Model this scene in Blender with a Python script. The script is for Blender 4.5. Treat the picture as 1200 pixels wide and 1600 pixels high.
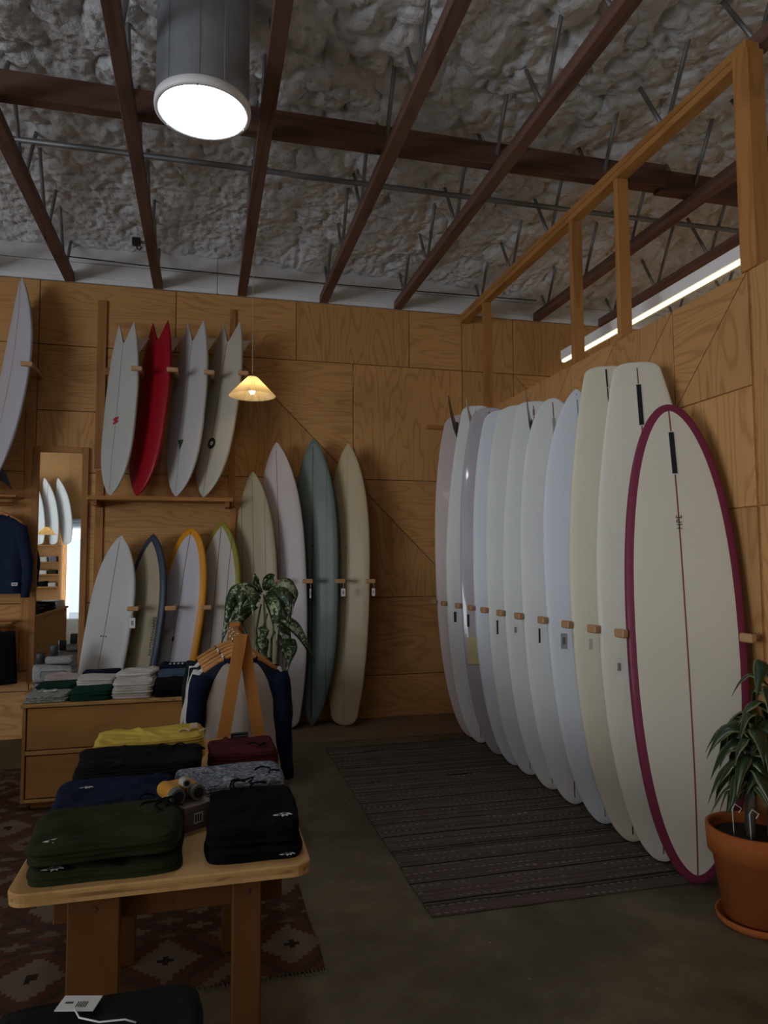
import bpy, math, random
import numpy as np
from mathutils import Vector, Matrix, noise

# ------------------------------------------------------------------ scene, camera, light
scene = bpy.context.scene
for _o in list(bpy.data.objects):
    bpy.data.objects.remove(_o, do_unlink=True)
COL = scene.collection

CAM_H = 1.6
F_PX, YAW, PITCH, ROLL = 1110.0, math.radians(14.2), math.radians(4.0), math.radians(0.3)
_F = Vector((math.sin(YAW)*math.cos(PITCH), math.cos(YAW)*math.cos(PITCH), math.sin(PITCH)))
_R = Vector((math.cos(YAW), -math.sin(YAW), 0))
_U = _R.cross(_F)
_R, _U = _R*math.cos(ROLL)-_U*math.sin(ROLL), _U*math.cos(ROLL)+_R*math.sin(ROLL)
CAM_POS = Vector((0, 0, CAM_H))
cd = bpy.data.cameras.new('camera')
cd.sensor_fit = 'VERTICAL'; cd.sensor_height = 24; cd.lens = 24*F_PX/1600
cd.clip_start = 0.05; cd.clip_end = 100
cam = bpy.data.objects.new('camera', cd); COL.objects.link(cam)
cam.matrix_world = Matrix(((_R.x, _U.x, -_F.x, 0), (_R.y, _U.y, -_F.y, 0), (_R.z, _U.z, -_F.z, CAM_H), (0, 0, 0, 1)))
scene.camera = cam

SKYLIGHT_POWER = 22.0      # emission of the tubular skylight's diffuser
DOOR_POWER = 50.0          # daylight through the open door behind the camera
WINDOW_POWER = 500.0       # daylight through the shop windows left of the camera
CEILING_FILL_POWER = 260.0     # added fill lamp outside the windows, aimed up at the foam
TUBE_POWER = 2.2            # fluorescent strip beyond the partition
TUBE_GLOW = 85.0          # light the fluorescent strip throws into the space behind the partition
LAMP_POWER = 4.0           # bulb in the pendant lamps
EXPOSURE = -0.22

w = bpy.data.worlds.new('world'); scene.world = w; w.use_nodes = True
w.node_tree.nodes['Background'].inputs[0].default_value = (0.75, 0.85, 1.0, 1)
w.node_tree.nodes['Background'].inputs[1].default_value = 1.0

def area_light(name, loc, rot, sx, sy, power, color):
    l = bpy.data.lights.new(name, 'AREA'); l.shape = 'RECTANGLE'; l.size = sx; l.size_y = sy
    l.energy = power; l.color = color
    o = bpy.data.objects.new(name, l); COL.objects.link(o); o.location = loc; o.rotation_euler = rot
    return o
# daylight from the big shop windows in the left wall, and the door in the front wall
area_light('daylight_window', (-9.42, -2.2, 1.85), (0, math.radians(-90), 0), 3.1, 6.6, WINDOW_POWER, (0.88, 0.94, 1.0))
area_light('daylight_door', (-3.4, -7.6, 1.35), (math.radians(90), 0, math.radians(180)), .85, 2.5, DOOR_POWER, (0.88, 0.94, 1.0))
# fill lamp added low outside the same windows to brighten the foam
area_light('ceiling_fill', (-10.7, -2.2, .12), (0, math.radians(-125), 0), 1.4, 6.6, CEILING_FILL_POWER, (0.84, 0.92, 1.0))
vs = scene.view_settings
vs.view_transform = 'Standard'; vs.look = 'None'; vs.gamma = 1.0; vs.use_curve_mapping = False
vs.exposure = EXPOSURE
scene.cycles.max_bounces = 8
scene.cycles.diffuse_bounces = 4
scene.cycles.use_adaptive_sampling = True
scene.cycles.adaptive_threshold = 0.02
scene.cycles.sample_clamp_indirect = 4.0

# ------------------------------------------------------------------ helpers
def ray(px, py):
    return _R*((px-600)/F_PX) - _U*((py-800)/F_PX) + _F
def un(px, py, ax, v):
    """point of the place seen at a photo pixel, on the plane axis=v"""
    d = ray(px, py); t = (v-CAM_POS[ax])/d[ax]
    return CAM_POS + d*t
AX = {'x': 0, 'y': 1, 'z': 2}

def link(o):
    COL.objects.link(o); return o
def tag(o, label=None, cat=None, group=None, kind=None):
    if label: o['label'] = label
    if cat: o['category'] = cat
    if group: o['group'] = group
    if kind: o['kind'] = kind
    return o
def thing(name, label, cat, loc=(0, 0, 0), rotz=0.0, group=None, mw=None):
    o = bpy.data.objects.new(name, None); link(o)
    o.empty_display_size = 0.1
    if mw is not None:
        o.matrix_world = mw
    else:
        o.matrix_world = Matrix.Translation(loc) @ Matrix.Rotation(rotz, 4, 'Z')
    return tag(o, label, cat, group)
def newmesh(verts, faces, mat=None, smooth=False):
    m = bpy.data.meshes.new('mesh')
    m.from_pydata([tuple(v) for v in verts], [], faces)
    if mat is not None: m.materials.append(mat)
    if smooth:
        m.polygons.foreach_set('use_smooth', [True]*len(m.polygons))
    m.update()
    return m
def addobj(name, me, parent=None, loc=(0, 0, 0), mw=None):
    """child: loc / mw are in the parent's frame"""
    o = bpy.data.objects.new(name, me); link(o); me.name = name
    if parent is not None: o.parent = parent
    if mw is not None: o.matrix_local = mw
    else: o.location = loc
    return o
class MB:
    def __init__(s): s.v = []; s.f = []
    def add(s, V, Fc):
        b = len(s.v); s.v += [Vector(x) for x in V]; s.f += [tuple(i+b for i in f) for f in Fc]; return s
    def box(s, x0, x1, y0, y1, z0, z1, c=0.0):
        if c <= 0:
            V = [(x, y, z) for x in (x0, x1) for y in (y0, y1) for z in (z0, z1)]
            return s.add(V, [(0, 1, 3, 2), (4, 6, 7, 5), (0, 4, 5, 1), (2, 3, 7, 6), (0, 2, 6, 4), (1, 5, 7, 3)])
        V = []; idx = {}
        for ix, x in enumerate((x0, x1)):
            for iy, y in enumerate((y0, y1)):
                for iz, z in enumerate((z0, z1)):
                    sx, sy, sz = (1 if ix == 0 else -1), (1 if iy == 0 else -1), (1 if iz == 0 else -1)
                    for k in range(3):
                        p = [x+sx*c, y+sy*c, z+sz*c]; p[k] = (x, y, z)[k]
                        idx[ix, iy, iz, k] = len(V); V.append(p)
        I = lambda *a: idx[a]
        Fc = []
        for k in range(3):
            a, b = [q for q in range(3) if q != k]
            for e in (0, 1):
                q = []
                for (m, n) in ((0, 0), (1, 0), (1, 1), (0, 1)):
                    t = [0, 0, 0]; t[k] = e; t[a] = m; t[b] = n; q.append(idx[t[0], t[1], t[2], k])
                if (e == 1) == (k == 1): q.reverse()
                Fc.append(tuple(q))
        for k in range(3):      # edge chamfers
            a, b = [q for q in range(3) if q != k]
            for ea in (0, 1):
                for eb in (0, 1):
                    t0 = [0, 0, 0]; t0[a] = ea; t0[b] = eb; t1 = list(t0); t1[k] = 1
                    q = [idx[(*t0, a)], idx[(*t1, a)], idx[(*t1, b)], idx[(*t0, b)]]
                    Fc.append(tuple(q))
        for ix in (0, 1):
            for iy in (0, 1):
                for iz in (0, 1):
                    Fc.append((idx[ix, iy, iz, 0], idx[ix, iy, iz, 1], idx[ix, iy, iz, 2]))
        return s.add(V, Fc)
    def tube(s, pts, r, n=8, cap=True):
        pts = [Vector(p) for p in pts]
        rs = r if isinstance(r, (list, tuple)) else [r]*len(pts)
        V = []; Fc = []
        up = None
        for i, p in enumerate(pts):
            t = (pts[min(i+1, len(pts)-1)]-pts[max(i-1, 0)]).normalized()
            if up is None:
                up = Vector((0, 0, 1)) if abs(t.z) < .9 else Vector((1, 0, 0))
            a = t.cross(up).normalized(); b = a.cross(t).normalized(); up = b
            for k in range(n):
                an = 2*math.pi*k/n
                V.append(p+a*(rs[i]*math.cos(an))+b*(rs[i]*math.sin(an)))
        for i in range(len(pts)-1):
            for k in range(n):
                Fc.append((i*n+k, i*n+(k+1) % n, (i+1)*n+(k+1) % n, (i+1)*n+k))
        if cap:
            Fc.append(tuple(range(n))[::-1]); Fc.append(tuple(range((len(pts)-1)*n, len(pts)*n)))
        return s.add(V, Fc)
    def lathe(s, prof, n=40, c=(0, 0, 0)):
        V = []; Fc = []
        for r, z in prof:
            for k in range(n):
                an = 2*math.pi*k/n; V.append((c[0]+r*math.cos(an), c[1]+r*math.sin(an), c[2]+z))
        for i in range(len(prof)-1):
            for k in range(n):
                Fc.append((i*n+k, i*n+(k+1) % n, (i+1)*n+(k+1) % n, (i+1)*n+k))
        return s.add(V, Fc)
    def prism(s, poly, z0, z1, inset=0.0):
        """polygon in XY extruded in Z, optional small chamfer on the z1 side"""
        n = len(poly)
        V = [(x, y, z0) for x, y in poly]+[(x, y, z1-inset) for x, y in poly]
        Fc = [tuple(range(n))[::-1]]
        for k in range(n): Fc.append((k, (k+1) % n, n+(k+1) % n, n+k))
        if inset > 0:
            q = inset_poly(poly, inset); V += [(x, y, z1) for x, y in q]
            for k in range(n): Fc.append((n+k, n+(k+1) % n, 2*n+(k+1) % n, 2*n+k))
            Fc.append(tuple(range(2*n, 3*n)))
        else:
            Fc.append(tuple(range(n, 2*n)))
        return s.add(V, Fc)
    def build(s, name, mat, parent=None, loc=None, smooth=False, recenter=True, mw=None):
        """local coordinates of the parent; the origin moves to the piece's own centre"""
        V = s.v
        if mw is None and recenter:
            lo = Vector((min(v.x for v in V), min(v.y for v in V), min(v.z for v in V)))
            hi = Vector((max(v.x for v in V), max(v.y for v in V), max(v.z for v in V)))
            c = (lo+hi)/2; V = [v-c for v in V]
            return addobj(name, newmesh(V, s.f, mat, smooth), parent, c if loc is None else Vector(loc)+c)
        return addobj(name, newmesh(V, s.f, mat, smooth), parent, loc or (0, 0, 0), mw)
def inset_poly(poly, d):
    n = len(poly); out = []
    area = sum(poly[i][0]*poly[(i+1) % n][1]-poly[(i+1) % n][0]*poly[i][1] for i in range(n))
    sg = 1 if area > 0 else -1
    for i in range(n):
        p0 = Vector(poly[i-1]); p1 = Vector(poly[i]); p2 = Vector(poly[(i+1) % n])
        e1 = (p1-p0).normalized(); e2 = (p2-p1).normalized()
        n1 = Vector((-e1.y, e1.x))*sg; n2 = Vector((-e2.y, e2.x))*sg
        b = n1+n2
        b = b/(1+n1.dot(n2)) if 1+n1.dot(n2) > .05 else n1
        q = p1+b*d; out.append((q.x, q.y))
    return out
def box(name, x0, x1, y0, y1, z0, z1, mat, parent=None, c=0.003, off=None):
    """off: the parent's position when the numbers are in world axes"""
    if off is not None:
        x0 -= off[0]; x1 -= off[0]; y0 -= off[1]; y1 -= off[1]; z0 -= off[2]; z1 -= off[2]
    return MB().box(min(x0, x1), max(x0, x1), min(y0, y1), max(y0, y1), min(z0, z1), max(z0, z1), c).build(name, mat, parent)

# ------------------------------------------------------------------ materials
MATS = {}
def nodes(name):
    m = bpy.data.materials.new(name); m.use_nodes = True
    nt = m.node_tree; b = nt.nodes['Principled BSDF']
    return m, nt, b
def N(nt, t, **kw):
    n = nt.nodes.new(t)
    for k, v in kw.items(): setattr(n, k, v)
    return n
def math_node(nt, op, a, b=None, clamp=False):
    n = N(nt, 'ShaderNodeMath', operation=op, use_clamp=clamp)
    for i, v in enumerate((a, b)):
        if v is None: continue
        if isinstance(v, (int, float)): n.inputs[i].default_value = v
        else: nt.links.new(v, n.inputs[i])
    return n.outputs[0]
def mixc(nt, f, a, b):
    n = N(nt, 'ShaderNodeMix', data_type='RGBA')
    for i, v in ((0, f), (6, a), (7, b)):
        if isinstance(v, (int, float)): n.inputs[i].default_value = v
        elif isinstance(v, tuple): n.inputs[i].default_value = (*v[:3], 1)
        else: nt.links.new(v, n.inputs[i])
    return n.outputs[2]
def coords(nt, scale=(1, 1, 1), rot=(0, 0, 0), rand=True):
    tc = N(nt, 'ShaderNodeTexCoord'); mp = N(nt, 'ShaderNodeMapping')
    nt.links.new(tc.outputs['Object'], mp.inputs[0])
    mp.inputs['Scale'].default_value = scale; mp.inputs['Rotation'].default_value = rot
    if not rand: return mp.outputs[0]
    oi = N(nt, 'ShaderNodeObjectInfo'); r = math_node(nt, 'MULTIPLY', oi.outputs['Random'], 53.0)
    va = N(nt, 'ShaderNodeVectorMath', operation='ADD')
    cx = N(nt, 'ShaderNodeCombineXYZ')
    for i in range(3): nt.links.new(r, cx.inputs[i])
    nt.links.new(mp.outputs[0], va.inputs[0]); nt.links.new(cx.outputs[0], va.inputs[1])
    return va.outputs[0]
def noise_node(nt, vec, scale, detail=3, rough=.5, dist=0.0):
    n = N(nt, 'ShaderNodeTexNoise'); n.inputs['Scale'].default_value = scale
    n.inputs['Detail'].default_value = detail; n.inputs['Roughness'].default_value = rough
    n.inputs['Distortion'].default_value = dist
    nt.links.new(vec, n.inputs['Vector']); return n.outputs['Fac']
def bump(nt, b, h, strength=.2, dist=.01):
    n = N(nt, 'ShaderNodeBump'); n.inputs['Strength'].default_value = strength; n.inputs['Distance'].default_value = dist
    nt.links.new(h, n.inputs['Height']); nt.links.new(n.outputs[0], b.inputs['Normal'])
def plain(name, col, rough=.5, metal=0.0, var=.12, scale=12, bumps=0.0, spec=None, coat=0.0):
    if name in MATS: return MATS[name]
    m, nt, b = nodes(name)
    v = coords(nt); f = noise_node(nt, v, scale, 4)
    dk = tuple(c*(1-var) for c in col); lt = tuple(min(1, c*(1+var)) for c in col)
    nt.links.new(mixc(nt, f, dk, lt), b.inputs['Base Color'])
    b.inputs['Roughness'].default_value = rough; b.inputs['Metallic'].default_value = metal
    if spec is not None: b.inputs['Specular IOR Level'].default_value = spec
    if coat: b.inputs['Coat Weight'].default_value = coat; b.inputs['Coat Roughness'].default_value = .08
    if bumps: bump(nt, b, noise_node(nt, v, scale*6, 4), bumps, .004)
    MATS[name] = m; return m
def wood(name, light, dark, grain='x', rough=.55, rings=13.0, sc=1.0, contrast=.75, bumpy=.08):
    """sawn or rotary-cut wood: contour bands of a stretched noise, plus fine pores"""
    if name in MATS: return MATS[name]
    light = (light[0], light[1]*.83, light[2]*.60); dark = (dark[0]*.92, dark[1]*.78, dark[2]*.58)
    m, nt, b = nodes(name); b.inputs['Specular IOR Level'].default_value = .22
    s = {'x': (.32, 2.1, 2.1), 'y': (2.1, .32, 2.1), 'z': (2.1, 2.1, .32)}[grain]
    s = tuple(q*sc for q in s)
    v = coords(nt, s)
    n1 = noise_node(nt, v, 1.25, 2.0, .45, .35)
    band = math_node(nt, 'SINE', math_node(nt, 'MULTIPLY', n1, rings*6.283))
    band = math_node(nt, 'MULTIPLY_ADD', band, .5); nt.nodes[-1].inputs[2].default_value = .5
    band = math_node(nt, 'POWER', band, 5.0)
    s2 = {'x': (1.5, 55, 55), 'y': (55, 1.5, 55), 'z': (55, 55, 1.5)}[grain]
    v2 = coords(nt, s2)
    n2 = noise_node(nt, v2, 1.0, 3, .6)
    v3 = coords(nt, (1, 1, 1)); n3 = noise_node(nt, v3, 1.6, 2)
    f = math_node(nt, 'MULTIPLY', band, contrast)
    f = math_node(nt, 'ADD', f, math_node(nt, 'MULTIPLY', math_node(nt, 'SUBTRACT', n2, .5), .55))
    f = math_node(nt, 'ADD', f, math_node(nt, 'MULTIPLY', math_node(nt, 'SUBTRACT', n3, .5), .5), True)
    oi = N(nt, 'ShaderNodeObjectInfo')
    c = mixc(nt, f, light, dark)
    hs = N(nt, 'ShaderNodeHueSaturation')
    val = math_node(nt, 'MULTIPLY_ADD', oi.outputs['Random'], .22); nt.nodes[-1].inputs[2].default_value = .89
    nt.links.new(val, hs.inputs['Value']); nt.links.new(c, hs.inputs['Color'])
    nt.links.new(hs.outputs[0], b.inputs['Base Color'])
    b.inputs['Roughness'].default_value = rough
    if bumpy: bump(nt, b, f, bumpy, .003)
    MATS[name] = m; return m
def emit(name, col, strength):
    m = bpy.data.materials.new(name); m.use_nodes = True; nt = m.node_tree
    nt.nodes.clear(); e = N(nt, 'ShaderNodeEmission'); o = N(nt, 'ShaderNodeOutputMaterial')
    e.inputs[0].default_value = (*col, 1); e.inputs[1].default_value = strength
    nt.links.new(e.outputs[0], o.inputs[0]); return m

PLY_H = wood('plywood_grain_across', (.52, .335, .175), (.31, .165, .070), 'x', rings=15, sc=1.35, contrast=.46)
PLY_V = wood('plywood_grain_up', (.52, .335, .175), (.31, .165, .070), 'y', rings=15, sc=1.35, contrast=.46)
FIR_Z = wood('fir_lumber_up', (.42, .235, .10), (.27, .125, .045), 'z', rings=6, sc=1.6, contrast=.5)
FIR_Y = wood('fir_lumber_long', (.42, .235, .10), (.27, .125, .045), 'y', rings=6, sc=1.6, contrast=.5)
FIR_X = wood('fir_lumber_across', (.42, .235, .10), (.27, .125, .045), 'x', rings=6, sc=1.6, contrast=.5)
OLD_Y = wood('old_joist_wood', (.155, .098, .105), (.075, .046, .050), 'y', rings=5, sc=1.4, contrast=.6)
OLD_X = wood('old_beam_wood', (.145, .092, .098), (.07, .045, .048), 'x', rings=5, sc=1.4, contrast=.6)
TRIMW = wood('brown_batten_wood', (.36, .20, .09), (.22, .11, .045), 'z', rings=5, sc=1.5, contrast=.5)
BIRCH = wood('birch_tabletop', (.60, .42, .23), (.45, .28, .13), 'y', rings=6, contrast=.5)
BIRCH_EDGE = wood('birch_ply_edge', (.52, .36, .19), (.27, .16, .07), 'x', rings=18, sc=3, contrast=.8)
OAK = wood('warm_oak_legs', (.165, .083, .032), (.12, .056, .019), 'z', rings=6, sc=1.4, contrast=.45)
CHEST = wood('chest_plywood', (.42, .25, .105), (.31, .165, .065), 'x', rings=5, contrast=.45)
PEGW = plain('peg_beech', (.48, .27, .13), .5, var=.2, scale=30)
DARK = plain('dark_joint', (.03, .02, .012), .9)
METAL = plain('dark_steel', (.24, .245, .25), .5, .6)
GALV = plain('galvanised_steel', (.40, .43, .47), .42, .8, var=.2, scale=6)
CHROME = plain('chrome_wire', (.75, .75, .75), .18, 1.0)
WHITE_PAINT = plain('white_painted_board', (.70, .71, .72), .6, var=.08)
PLASTIC_W = plain('white_plastic', (.85, .86, .87), .4, var=.04)
BLACK_P = plain('black_plastic', (.012, .012, .013), .35, var=.1)
PAPER = plain('white_card', (.70, .69, .66), .7, var=.04)
INK = plain('black_ink', (.02, .02, .02), .6)
GREY_INK = plain('grey_ink', (.22, .22, .22), .6)

def concrete():
    m, nt, b = nodes('stained_concrete')
    v = coords(nt, rand=False)
    n1 = noise_node(nt, v, .8, 6, .6, .4); n2 = noise_node(nt, v, 7, 6, .65); n3 = noise_node(nt, v, 60, 2)
    f = math_node(nt, 'ADD', math_node(nt, 'MULTIPLY', n1, .8), math_node(nt, 'MULTIPLY', n2, .45))
    r = N(nt, 'ShaderNodeValToRGB'); nt.links.new(f, r.inputs[0])
    e = r.color_ramp.elements; e[0].position = .42; e[0].color = (.060, .046, .027, 1); e[1].position = .82; e[1].color = (.20, .17, .11, 1)
    e2 = e.new(.6); e2.color = (.110, .090, .054, 1)
    vo = N(nt, 'ShaderNodeTexVoronoi'); vo.inputs['Scale'].default_value = 5.5; nt.links.new(v, vo.inputs['Vector'])
    sp = math_node(nt, 'LESS_THAN', vo.outputs['Distance'], .035)
    c = mixc(nt, math_node(nt, 'MULTIPLY', sp, .6), r.outputs[0], (.33, .31, .27))
    nt.links.new(c, b.inputs['Base Color'])
    b.inputs['Specular IOR Level'].default_value = .3
    rr = math_node(nt, 'MULTIPLY_ADD', n2, .35); nt.nodes[-1].inputs[2].default_value = .42
    nt.links.new(rr, b.inputs['Roughness'])
    bump(nt, b, math_node(nt, 'ADD', n2, math_node(nt, 'MULTIPLY', n3, .3)), .12, .01)
    return m
CONCRETE = concrete()
def foam():
    m, nt, b = nodes('sprayed_foam')
    v = coords(nt, rand=False)
    n1 = noise_node(nt, v, 2.2, 5, .6); n2 = noise_node(nt, v, 26, 4, .6)
    c = mixc(nt, n1, (.70, .72, .75), (.86, .89, .93))
    vv = N(nt, 'ShaderNodeTexVoronoi'); vv.inputs['Scale'].default_value = 17; vv.feature = 'SMOOTH_F1'; nt.links.new(v, vv.inputs['Vector'])
    stain = math_node(nt, 'GREATER_THAN', noise_node(nt, v, 1.4, 4, .7), .66)
    c = mixc(nt, math_node(nt, 'MULTIPLY', stain, .35), c, (.42, .27, .16))
    nt.links.new(c, b.inputs['Base Color']); b.inputs['Roughness'].default_value = .75
    bump(nt, b, math_node(nt, 'ADD', n2, math_node(nt, 'MULTIPLY', vv.outputs['Distance'], -1.6)), .65, .03)
    return m
FOAM = foam()

# ------------------------------------------------------------------ the room shell
YB = 7.237          # back wall
XP = 2.70           # partition face
YF = -7.8           # shop front
XL, XR = -9.5, 6.6
Z_PLY = 4.31        # top of the plywood, underside of the joists
fl = MB().box(XL-.2, XR+.2, YF-.2, YB+.2, -.1, 0).build('floor', CONCRETE); fl['kind'] = 'structure'

def ceil_mesh():
    x0, x1, y0, y1, st = -2.9, 6.6, 2.7, YB+.05, .0165
    nx, ny = int((x1-x0)/st), int((y1-y0)/st)
    xs = np.linspace(x0, x1, nx); ys = np.linspace(y0, y1, ny)
    X, Yg = np.meshgrid(xs, ys, indexing='ij')
    rng = np.random.default_rng(4)
    def vnoise(X, Y, sc, seed):
        r = np.random.default_rng(seed); T = r.random((256, 256))
        u = X*sc; v = Y*sc; i = np.floor(u).astype(int); j = np.floor(v).astype(int)
        a = u-i; c = v-j; a = a*a*(3-2*a); c = c*c*(3-2*c)
        g = lambda p, q: T[p % 256, q % 256]
        return (g(i, j)*(1-a)+g(i+1, j)*a)*(1-c)+(g(i, j+1)*(1-a)+g(i+1, j+1)*a)*c
    def worley(X, Y, sc, seed):
        r = np.random.default_rng(seed); P = r.random((128, 128, 2)); R = .55+.75*r.random((128, 128))
        u = X*sc; v = Y*sc; i = np.floor(u).astype(int); j = np.floor(v).astype(int)
        best = np.full(X.shape, -9.0)
        for di in (-1, 0, 1):
            for dj in (-1, 0, 1):
                p = P[(i+di) % 128, (j+dj) % 128]; rad = R[(i+di) % 128, (j+dj) % 128]
                d2 = (u-(i+di+p[..., 0]))**2+(v-(j+dj+p[..., 1]))**2
                best = np.maximum(best, np.sqrt(np.maximum(rad*rad-d2, 0))-.25*(d2 > rad*rad))
        return best
    wx = X+.10*(vnoise(X, Yg, 5, 1)-.5)+.05*(vnoise(X, Yg, 13, 2)-.5)
    wy = Yg+.10*(vnoise(X, Yg, 5, 3)-.5)+.05*(vnoise(X, Yg, 13, 4)-.5)
    big = worley(wx, wy, 5.0, 5); mid = worley(wx, wy*.75, 11.0, 6); sm = worley(wx, wy, 23.0, 7)
    amount = np.clip(vnoise(X, Yg, .8, 8)*.9+.35+(X-1.5)*.10-(Yg-5)*.13, .12, 1.15)
    d = amount*(.085*big+.080*mid)+.026*sm*(1.3-.5*amount)+.05*(vnoise(X, Yg, 1.1, 9)-.5)+.03*(vnoise(X, Yg, 3, 10)-.5)
    Z = 5.0-d-.27*np.clip((Yg-5.6)/1.6, 0, 1)**2
    V = np.stack([X, Yg, Z], -1).reshape(-1, 3)
    idx = np.arange(nx*ny).reshape(nx, ny)
    Fq = np.stack([idx[:-1, :-1], idx[:-1, 1:], idx[1:, 1:], idx[1:, :-1]], -1).reshape(-1, 4)
    me = bpy.data.meshes.new('ceiling')
    me.vertices.add(len(V)); me.vertices.foreach_set('co', V.ravel())
    me.loops.add(Fq.size); me.loops.foreach_set('vertex_index', Fq.ravel())
    me.polygons.add(len(Fq)); me.polygons.foreach_set('loop_start', np.arange(0, Fq.size, 4)); me.polygons.foreach_set('loop_total', np.full(len(Fq), 4))
    me.polygons.foreach_set('use_smooth', np.ones(len(Fq), bool))
    me.materials.append(FOAM); me.update(); me.validate()
    return me
ce = addobj('ceiling', ceil_mesh()); ce['kind'] = 'structure'
MB().box(XL-.2, XR+.2, YF-.2, YB+.2, 5.3, 5.42).build('roof_deck', FOAM, ce)

def wall_panel(wall, pts, mat, facing, gap=.0034, thick=.012, name='plywood_panel'):
    """pts: polygon in wall coordinates (u, z); facing 'back' -> u = x, 'right' -> u = -y"""
    q = inset_poly(pts, gap)
    cx = sum(p[0] for p in q)/len(q); cy = sum(p[1] for p in q)/len(q)
    mb = MB().prism([(a-cx, b-cy) for a, b in q], 0, thick, .0015)
    if facing == 'back':
        mw = Matrix(((1, 0, 0, cx), (0, 0, -1, YB), (0, 1, 0, cy), (0, 0, 0, 1)))
    elif facing == 'right':
        mw = Matrix(((0, 0, -1, XP+.012), (-1, 0, 0, -cx), (0, 1, 0, cy), (0, 0, 0, 1)))
    elif facing == 'front':
        mw = Matrix(((-1, 0, 0, -cx), (0, 0, 1, YF), (0, 1, 0, cy), (0, 0, 0, 1)))
    o = mb.build(name, mat, wall, mw=mw); return o
def rect(a, b, c, d): return [(a, c), (b, c), (b, d), (a, d)]

wb = MB().box(XL-.2, XR+.2, YB, YB+.15, 0, 5.3).build('wall_back', DARK, recenter=False); wb['kind'] = 'structure'
Z1, Z2, Z3, Z4, Z5 = 3.685, 2.46, 1.23, .43, .0
# top row
tx = [XL, -7.66, -6.44, -5.22, -4.0, -2.78, -1.55, -.30, .90, 2.12, 2.72, 3.33, 4.55, 5.77, XR]
for i in range(len(tx)-1):
    wall_panel(wb, rect(tx[i], tx[i+1], Z1, Z_PLY), PLY_V if i in (8, 10, 11) else PLY_H, 'back')
# second row
gx = [XL, -8.87, -7.65, -6.43, -5.21, -3.99, -2.77, -1.55, -.94, .28, 1.50, 2.72]
for i in range(len(gx)-1):
    a, b = gx[i], gx[i+1]
    if abs(a-.28) < .01:      # square cut along the diagonal
        wall_panel(wb, [(a, Z1), (b, Z2), (b, Z1)], PLY_H, 'back'); wall_panel(wb, [(a, Z1), (a, Z2), (b, Z2)], PLY_V, 'back')
    elif abs(a+1.55) < .01:
        wall_panel(wb, rect(a, b, 3.05, Z1), PLY_H, 'back'); wall_panel(wb, rect(a, b, Z2, 3.05), PLY_V, 'back')
    else:
        wall_panel(wb, rect(a, b, Z2, Z1), PLY_V if i in (10, 5) else PLY_H, 'back')
for a, b in ((2.72, 3.33), (3.33, 4.55), (4.55, 5.77), (5.77, XR)):
    if a > 3: wall_panel(wb, [(a, Z1), (b, Z2), (b, Z1)], PLY_H, 'back'); wall_panel(wb, [(a, Z1), (a, Z2), (b, Z2)], PLY_V, 'back')
    else: wall_panel(wb, rect(a, b, Z2, Z1), PLY_V, 'back')
# third row
for i in range(len(gx)-1):
    a, b = gx[i], gx[i+1]
    if abs(a-1.5) < .01:
        wall_panel(wb, [(a, Z2), (b, Z3), (b, Z2)], PLY_H, 'back'); wall_panel(wb, [(a, Z2), (a, Z3), (b, Z3)], PLY_V, 'back')
    else:
        wall_panel(wb, rect(a, b, Z3, Z2), PLY_H, 'back')
for i in range(len(gx)-1):
    wall_panel(wb, rect(gx[i], gx[i+1], Z4, Z3), PLY_H, 'back'); wall_panel(wb, rect(gx[i], gx[i+1], Z5, Z4), PLY_H, 'back')
wall_panel(wb, rect(2.72, XR, 0, Z2), PLY_H, 'back')
# white painted boards between plywood and foam
for i, (a, b) in enumerate(((XL, -2.4), (-2.4, .1), (.1, 2.9), (2.9, XR))):
    box('fascia_board', a, b-.004, YB-.03, YB, Z_PLY+.002, Z_PLY+.055, WHITE_PAINT, wb)
    box('fascia_board', a, b-.004, YB-.015, YB, Z_PLY+.06, Z_PLY+.20, WHITE_PAINT, wb)
    box('fascia_board', a, b-.004, YB-.015, YB, Z_PLY+.205, Z_PLY+.5, WHITE_PAINT, wb)

# partition on the right
ZT = 3.09
wr = MB().box(XP+.012, XP+.10, 1.2, YB-.02, 0, ZT).build('wall_right', FIR_Y, recenter=False); wr['kind'] = 'structure'
ys = [3.0, 3.61, 4.22, 4.83, 5.44, 6.05, 6.66, YB-.03]
for i in range(len(ys)-1):
    a, b = -ys[i+1], -ys[i]          # u = -y: a is the far edge
    zt = 2.49
    wall_panel(wr, [(b, ZT), (a, zt+(0 if i < 6 else .03)), (b, zt)], PLY_V, 'right')
    wall_panel(wr, [(b, ZT), (a, ZT), (a, zt+(0 if i < 6 else .03))], PLY_H if i % 2 == 0 else PLY_V, 'right')
for a, b in ((3.0, 4.22), (4.22, 5.44), (5.44, YB-.03)):
    wall_panel(wr, rect(-b, -a, 1.87, 2.49), PLY_V if a < 4 else PLY_H, 'right')
    wall_panel(wr, rect(-b, -a, .65, 1.87), PLY_V, 'right'); wall_panel(wr, rect(-b, -a, 0, .65), PLY_H, 'right')
for z0, z1 in ((0, .65), (.65, 1.87), (1.87, ZT)):
    wall_panel(wr, rect(-2.985, -1.2, z0, z1), PLY_V, 'right')
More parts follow.
